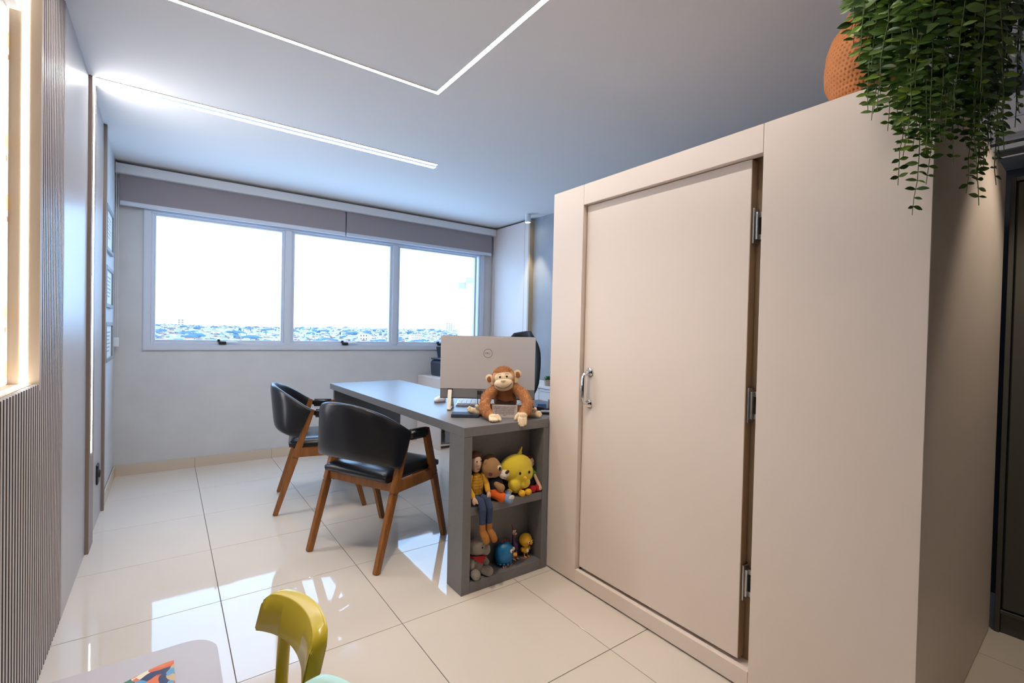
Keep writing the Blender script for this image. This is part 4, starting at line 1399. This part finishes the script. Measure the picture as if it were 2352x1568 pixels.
leaves = []
NS = 104
for k in range(NS):
    u_ = (k + rp_.uniform(-.4, .4)) / (NS - 1)
    s = min(1, max(0, u_))
    px_, py_ = lerp_t(path, s)
    zb = lerp_t(env, s)[0]
    full = k % 4 == 0
    zb = zb if full else zb + rp_.uniform(.02, .26)
    out = Vector((px_ - 1.80, py_ - .565, 0)).normalized()
    off = rp_.uniform(.0, .07) if k % 3 else rp_.uniform(.0, .02)
    hang = Vector((px_, py_, 0)) + out * off
    st = Vector((1.795 + .05 * out.x, .565 + .05 * out.y, BT + .29))
    top_z = rp_.uniform(2.12, 2.34)
    pts = [st, st.lerp(Vector((hang.x, hang.y, st.z)), .45) + Vector((0, 0, .05)), Vector((hang.x, hang.y, top_z)) - out * .012]
    zz = top_z - .08
    sway = rp_.uniform(-.02, .02)
    tang = Vector((-out.y, out.x, 0))
    while zz > zb:
        q = (top_z - zz)
        pts.append(Vector((hang.x, hang.y, zz)) + tang * (sway * math.sin(q * 7 + k) + rp_.uniform(-.003, .003)) + out * rp_.uniform(-.003, .003))
        zz -= .045
    n = len(pts)
    obj('stem', B().tube([p - P0 for p in pts], [.0019 - .0011 * i / n for i in range(n)], seg=5), M_stem, plt)
    ang = rp_.uniform(-.3, .3)
    for i in range(1, n):
        a_, c_ = pts[i - 1], pts[i]
        L_ = (c_ - a_).length
        m_ = max(1, int(L_ / .0185))
        for q in range(m_):
            p = a_.lerp(c_, q / m_)
            frac = 1 - .5 * (max(0, i - 2) / max(1, n - 2)) ** 2.0
            for sd_ in (1, -1):
                if rp_.random() < .08:
                    continue
                dirv = (tang * sd_ + out * rp_.uniform(-.15, .75) + Vector((0, 0, rp_.uniform(-.55, .35)))).normalized()
                nrm = (out * rp_.uniform(.8, 1.4) + Vector((0, 0, rp_.uniform(-.2, .7))) + tang * rp_.uniform(-.4, .4)).normalized()
                leaves.append((p, dirv, .040 * frac * rp_.uniform(.72, 1.15), rp_.random(), nrm))
camp = Vector((0, 0, 1.213))
# those that show largest: nearest the camera and inside the picture
def vis(p):
    q = p - camp
    w_ = q.dot(CF)
    u_, v_ = q.dot(CR) / w_, q.dot(CU) / w_
    return w_ if (abs(u_) < 1.09 and -.73 < v_ < .735) else w_ + 10


leaves.sort(key=lambda l_: vis(l_[0]) - l_[2] * 2)
stuff = B()
for i, (p, d_, L_, q, nrm) in enumerate(leaves):
    xq = d_
    yq = nrm.cross(xq).normalized()
    zq = xq.cross(yq)
    M_ = Matrix((xq, yq, zq)).transposed().to_4x4()
    M_ = Matrix.Translation(p - P0) @ M_ @ Matrix.Scale(L_, 4)
    mi = 0 if q < .42 else (1 if q < .6 else (2 if q < .85 else 3))
    if i < 300:
        o = bpy.data.objects.new('leaf', proto_me[mi])
        COL.objects.link(o)
        o.parent = plt
        o.matrix_local = M_
    else:
        t2 = bmesh.new()
        t2.from_mesh(proto_me[mi])
        for f in t2.faces:
            f.material_index = mi
            f.smooth = True
        stuff.merge(t2, M_)
me = bpy.data.meshes.new('foliage')
stuff.bm.to_mesh(me)
for m in M_leafs:
    me.materials.append(m)
o = bpy.data.objects.new('foliage', me)
COL.objects.link(o)
o.parent = plt
tag(o, kind='stuff')

# ------------------------------------------------------------ town outside the window
M_far = [mat('far_wall_%d' % i, c, .9) for i, c in enumerate([(235, 232, 228), (222, 214, 208), (205, 190, 180), (240, 240, 240)])]
M_roof = [mat('far_roof_%d' % i, c, .9) for i, c in enumerate([(150, 110, 96), (170, 165, 165), (120, 100, 96)])]
M_tree = mat('hazed_tree', (76, 98, 110), .95, vary=(.05, .3))  # distance haze is mixed into this base colour
M_land = mat('far_land', (92, 104, 100), .95, vary=(.02, .4))


def land(x, y):
    d_ = math.hypot(x, y)
    s = x / max(y, 1)
    base = -30 + (d_ - 800) * .0150 if d_ < 2600 else -3
    base = min(base, -3 + 0)
    return base + (d_ / 2400) * (6 + 22 * max(0, s - .15)) * min(1, max(0, (d_ - 900) / 1500)) + 4 * math.sin(x * .006) * math.sin(y * .004)


b = B()
b.grid(lambda u, v: (lambda d_, s: Vector((s * d_, d_, land(s * d_, d_) if v > 0 else -60)))(650 + 2700 * v, -.16 + .95 * u), 60, 60)
tag(obj('ground_town', b, M_land), kind='structure')
rc = random.Random(4)
protos = []
for i in range(5):
    hb2 = B()
    hb2.box(-.5, .5, -.5, .5, -.6, .62)
    hb2.mi = 1
    if i % 2:
        hb2.prism([(-.54, .62), (.54, .62), (0, .90)], -.54, .54, axis='y')
    else:
        hb2.box(-.52, .52, -.52, .52, .62, .68).box(-.2, .15, -.2, .2, .68, .95)
    hb2.mi = 2
    for wx in (-.25, .15):
        hb2.box(wx - .08, wx + .08, -.512, -.5, .05, .32)
    o = obj('house', hb2, [M_far[i % 4], M_roof[i % 3], M_roof[2]])
    protos.append(o.data)
    bpy.data.objects.remove(o)
HL = 'small pale house in the hazy town beyond the window'
bb3 = B()
n_ind = 0
spots = []
for i in range(1500):
    d_ = 820 + 1900 * rc.random() ** 1.15
    s = rc.uniform(-.045, .60)
    spots.append((d_, s))
spots.sort()
for i, (d_, s) in enumerate(spots):
    wv = rc.uniform(9, 19)
    M_ = Matrix.Translation((s * d_, d_, land(s * d_, d_) + 3.0)) @ Matrix.Rotation(rc.uniform(-.5, .5), 4, 'Z') @ Matrix.Diagonal((wv, rc.uniform(8, 14), rc.uniform(5, 9), 1))
    if i < 290:
        o = bpy.data.objects.new('house', protos[rc.randrange(5)])
        COL.objects.link(o)
        o.matrix_world = M_
        tag(o, HL, 'house', 'houses of the far town')
    else:
        t2 = bmesh.new()
        k = rc.randrange(5)
        t2.from_mesh(protos[k])
        for f in t2.faces:
            f.material_index = (k % 4) if f.material_index == 0 else 4 + (k % 3)
        bb3.merge(t2, M_)
me = bpy.data.meshes.new('far_houses')
bb3.bm.to_mesh(me)
for m in M_far + M_roof:
    me.materials.append(m)
o = bpy.data.objects.new('far_houses', me)
COL.objects.link(o)
tag(o, 'mass of tiny pale houses up to the skyline of the town', 'houses', kind='stuff')
tb = bmesh.new()
bmesh.ops.create_icosphere(tb, subdivisions=2, radius=1)
for v in tb.verts:
    v.co *= 1 + .22 * noise.noise(v.co * 2.1)
tm = bpy.data.meshes.new('tree')
tb.to_mesh(tm)
tm.materials.append(M_tree)
for i in range(230):
    d_ = 830 + 1900 * rc.random() ** 1.1
    s = rc.uniform(-.045, .60)
    r_ = rc.uniform(5, 11)
    o = bpy.data.objects.new('tree_clump', tm)
    COL.objects.link(o)
    o.location = (s * d_, d_, land(s * d_, d_) + r_ * .45)
    o.scale = (r_ * rc.uniform(1, 2.4), r_, r_ * .8)
    tag(o, 'dark rounded clump of trees among the far houses', 'trees', 'trees of the far town')


def block(name, lab, x, y, z0, wx, wy, h, nfl, ncol):
    t_ = thing(name, lab, 'building', (x, y, z0))
    obj('walls', B().box(-wx / 2, wx / 2, -wy / 2, wy / 2, -8, h), M_far[3], t_)
    obj('parapet', B().box(-wx / 2 - .3, wx / 2 + .3, -wy / 2 - .3, wy / 2 + .3, h, h + 1.0), M_roof[1], t_)
    for f in range(nfl):
        for c in range(ncol):
            cx = -wx / 2 + wx * (c + .5) / ncol
            cz = h * (f + .5) / nfl
            obj('window', B().box(cx - wx / ncol * .28, cx + wx / ncol * .28, -wy / 2 - .08, -wy / 2, cz - h / nfl * .25, cz + h / nfl * .22), M_roof[2], t_)


for lab, px_, d_, wx, h, nf, nc, dz in (('white block with rows of small windows, in the third pane of the far town', .455, 1000, 26, 20, 4, 6, 2), ('square white block in the second pane of the far town', .335, 1150, 20, 16, 2, 3, 4),
                                   ('tall pale block on the skyline seen through the first pane', .018, 2350, 22, 34, 4, 2, 0), ('white high block on the skyline at the right of the third pane', .54, 2250, 40, 40, 5, 3, 0), ('low white hall in the first pane of the far town', .16, 1050, 30, 10, 1, 4, 1)):
    block('white_building', lab, px_ * d_, d_, land(px_ * d_, d_) + dz, wx, 14, h, nf, nc)
ms_ = tag(obj('radio_mast', B().tube([(.135 * 2300, 2300, 0), (.135 * 2300, 2300, 58)], [1.2, .4], seg=6), M_roof[1]), 'thin radio mast on the skyline in the first pane', 'mast')
K = 200 / 60
at_ = thing('apartment_tower', 'white apartment tower with grey parapets at the right of the third pane', 'building', (35.1 * K, 200, 0), -.52)
M_cap = mat('grey_parapet', (150, 136, 128), .8)
M_tow = mat('tower_render', (236, 240, 246), .8)
a0, a1, a2 = -3.6, 0, 12.0
obj('left_wing', B().box(a0, a1, 1.2, 12, -60, 6.88 * K), M_tow, at_)
obj('right_wing', B().box(a1, a2, 0, 14, -60, 7.66 * K), M_tow, at_)
obj('parapet', B().box(a0 - .1, a1, 1.1, 12.1, 6.88 * K, 7.81 * K), M_cap, at_)
obj('parapet', B().box(a1 - .1, a2 + .1, -.1, 14.1, 7.66 * K, 8.55 * K), M_cap, at_)
for z in (4.05 * K, 1.0 * K, -2 * K):
    obj('floor_band', B().box(a0 - .03, a1, 1.14, 1.2, z - .15, z + .15), M_cap, at_)
    obj('floor_band', B().box(a1, a2, -.06, 0, z + .9, z + 1.15), M_cap, at_)
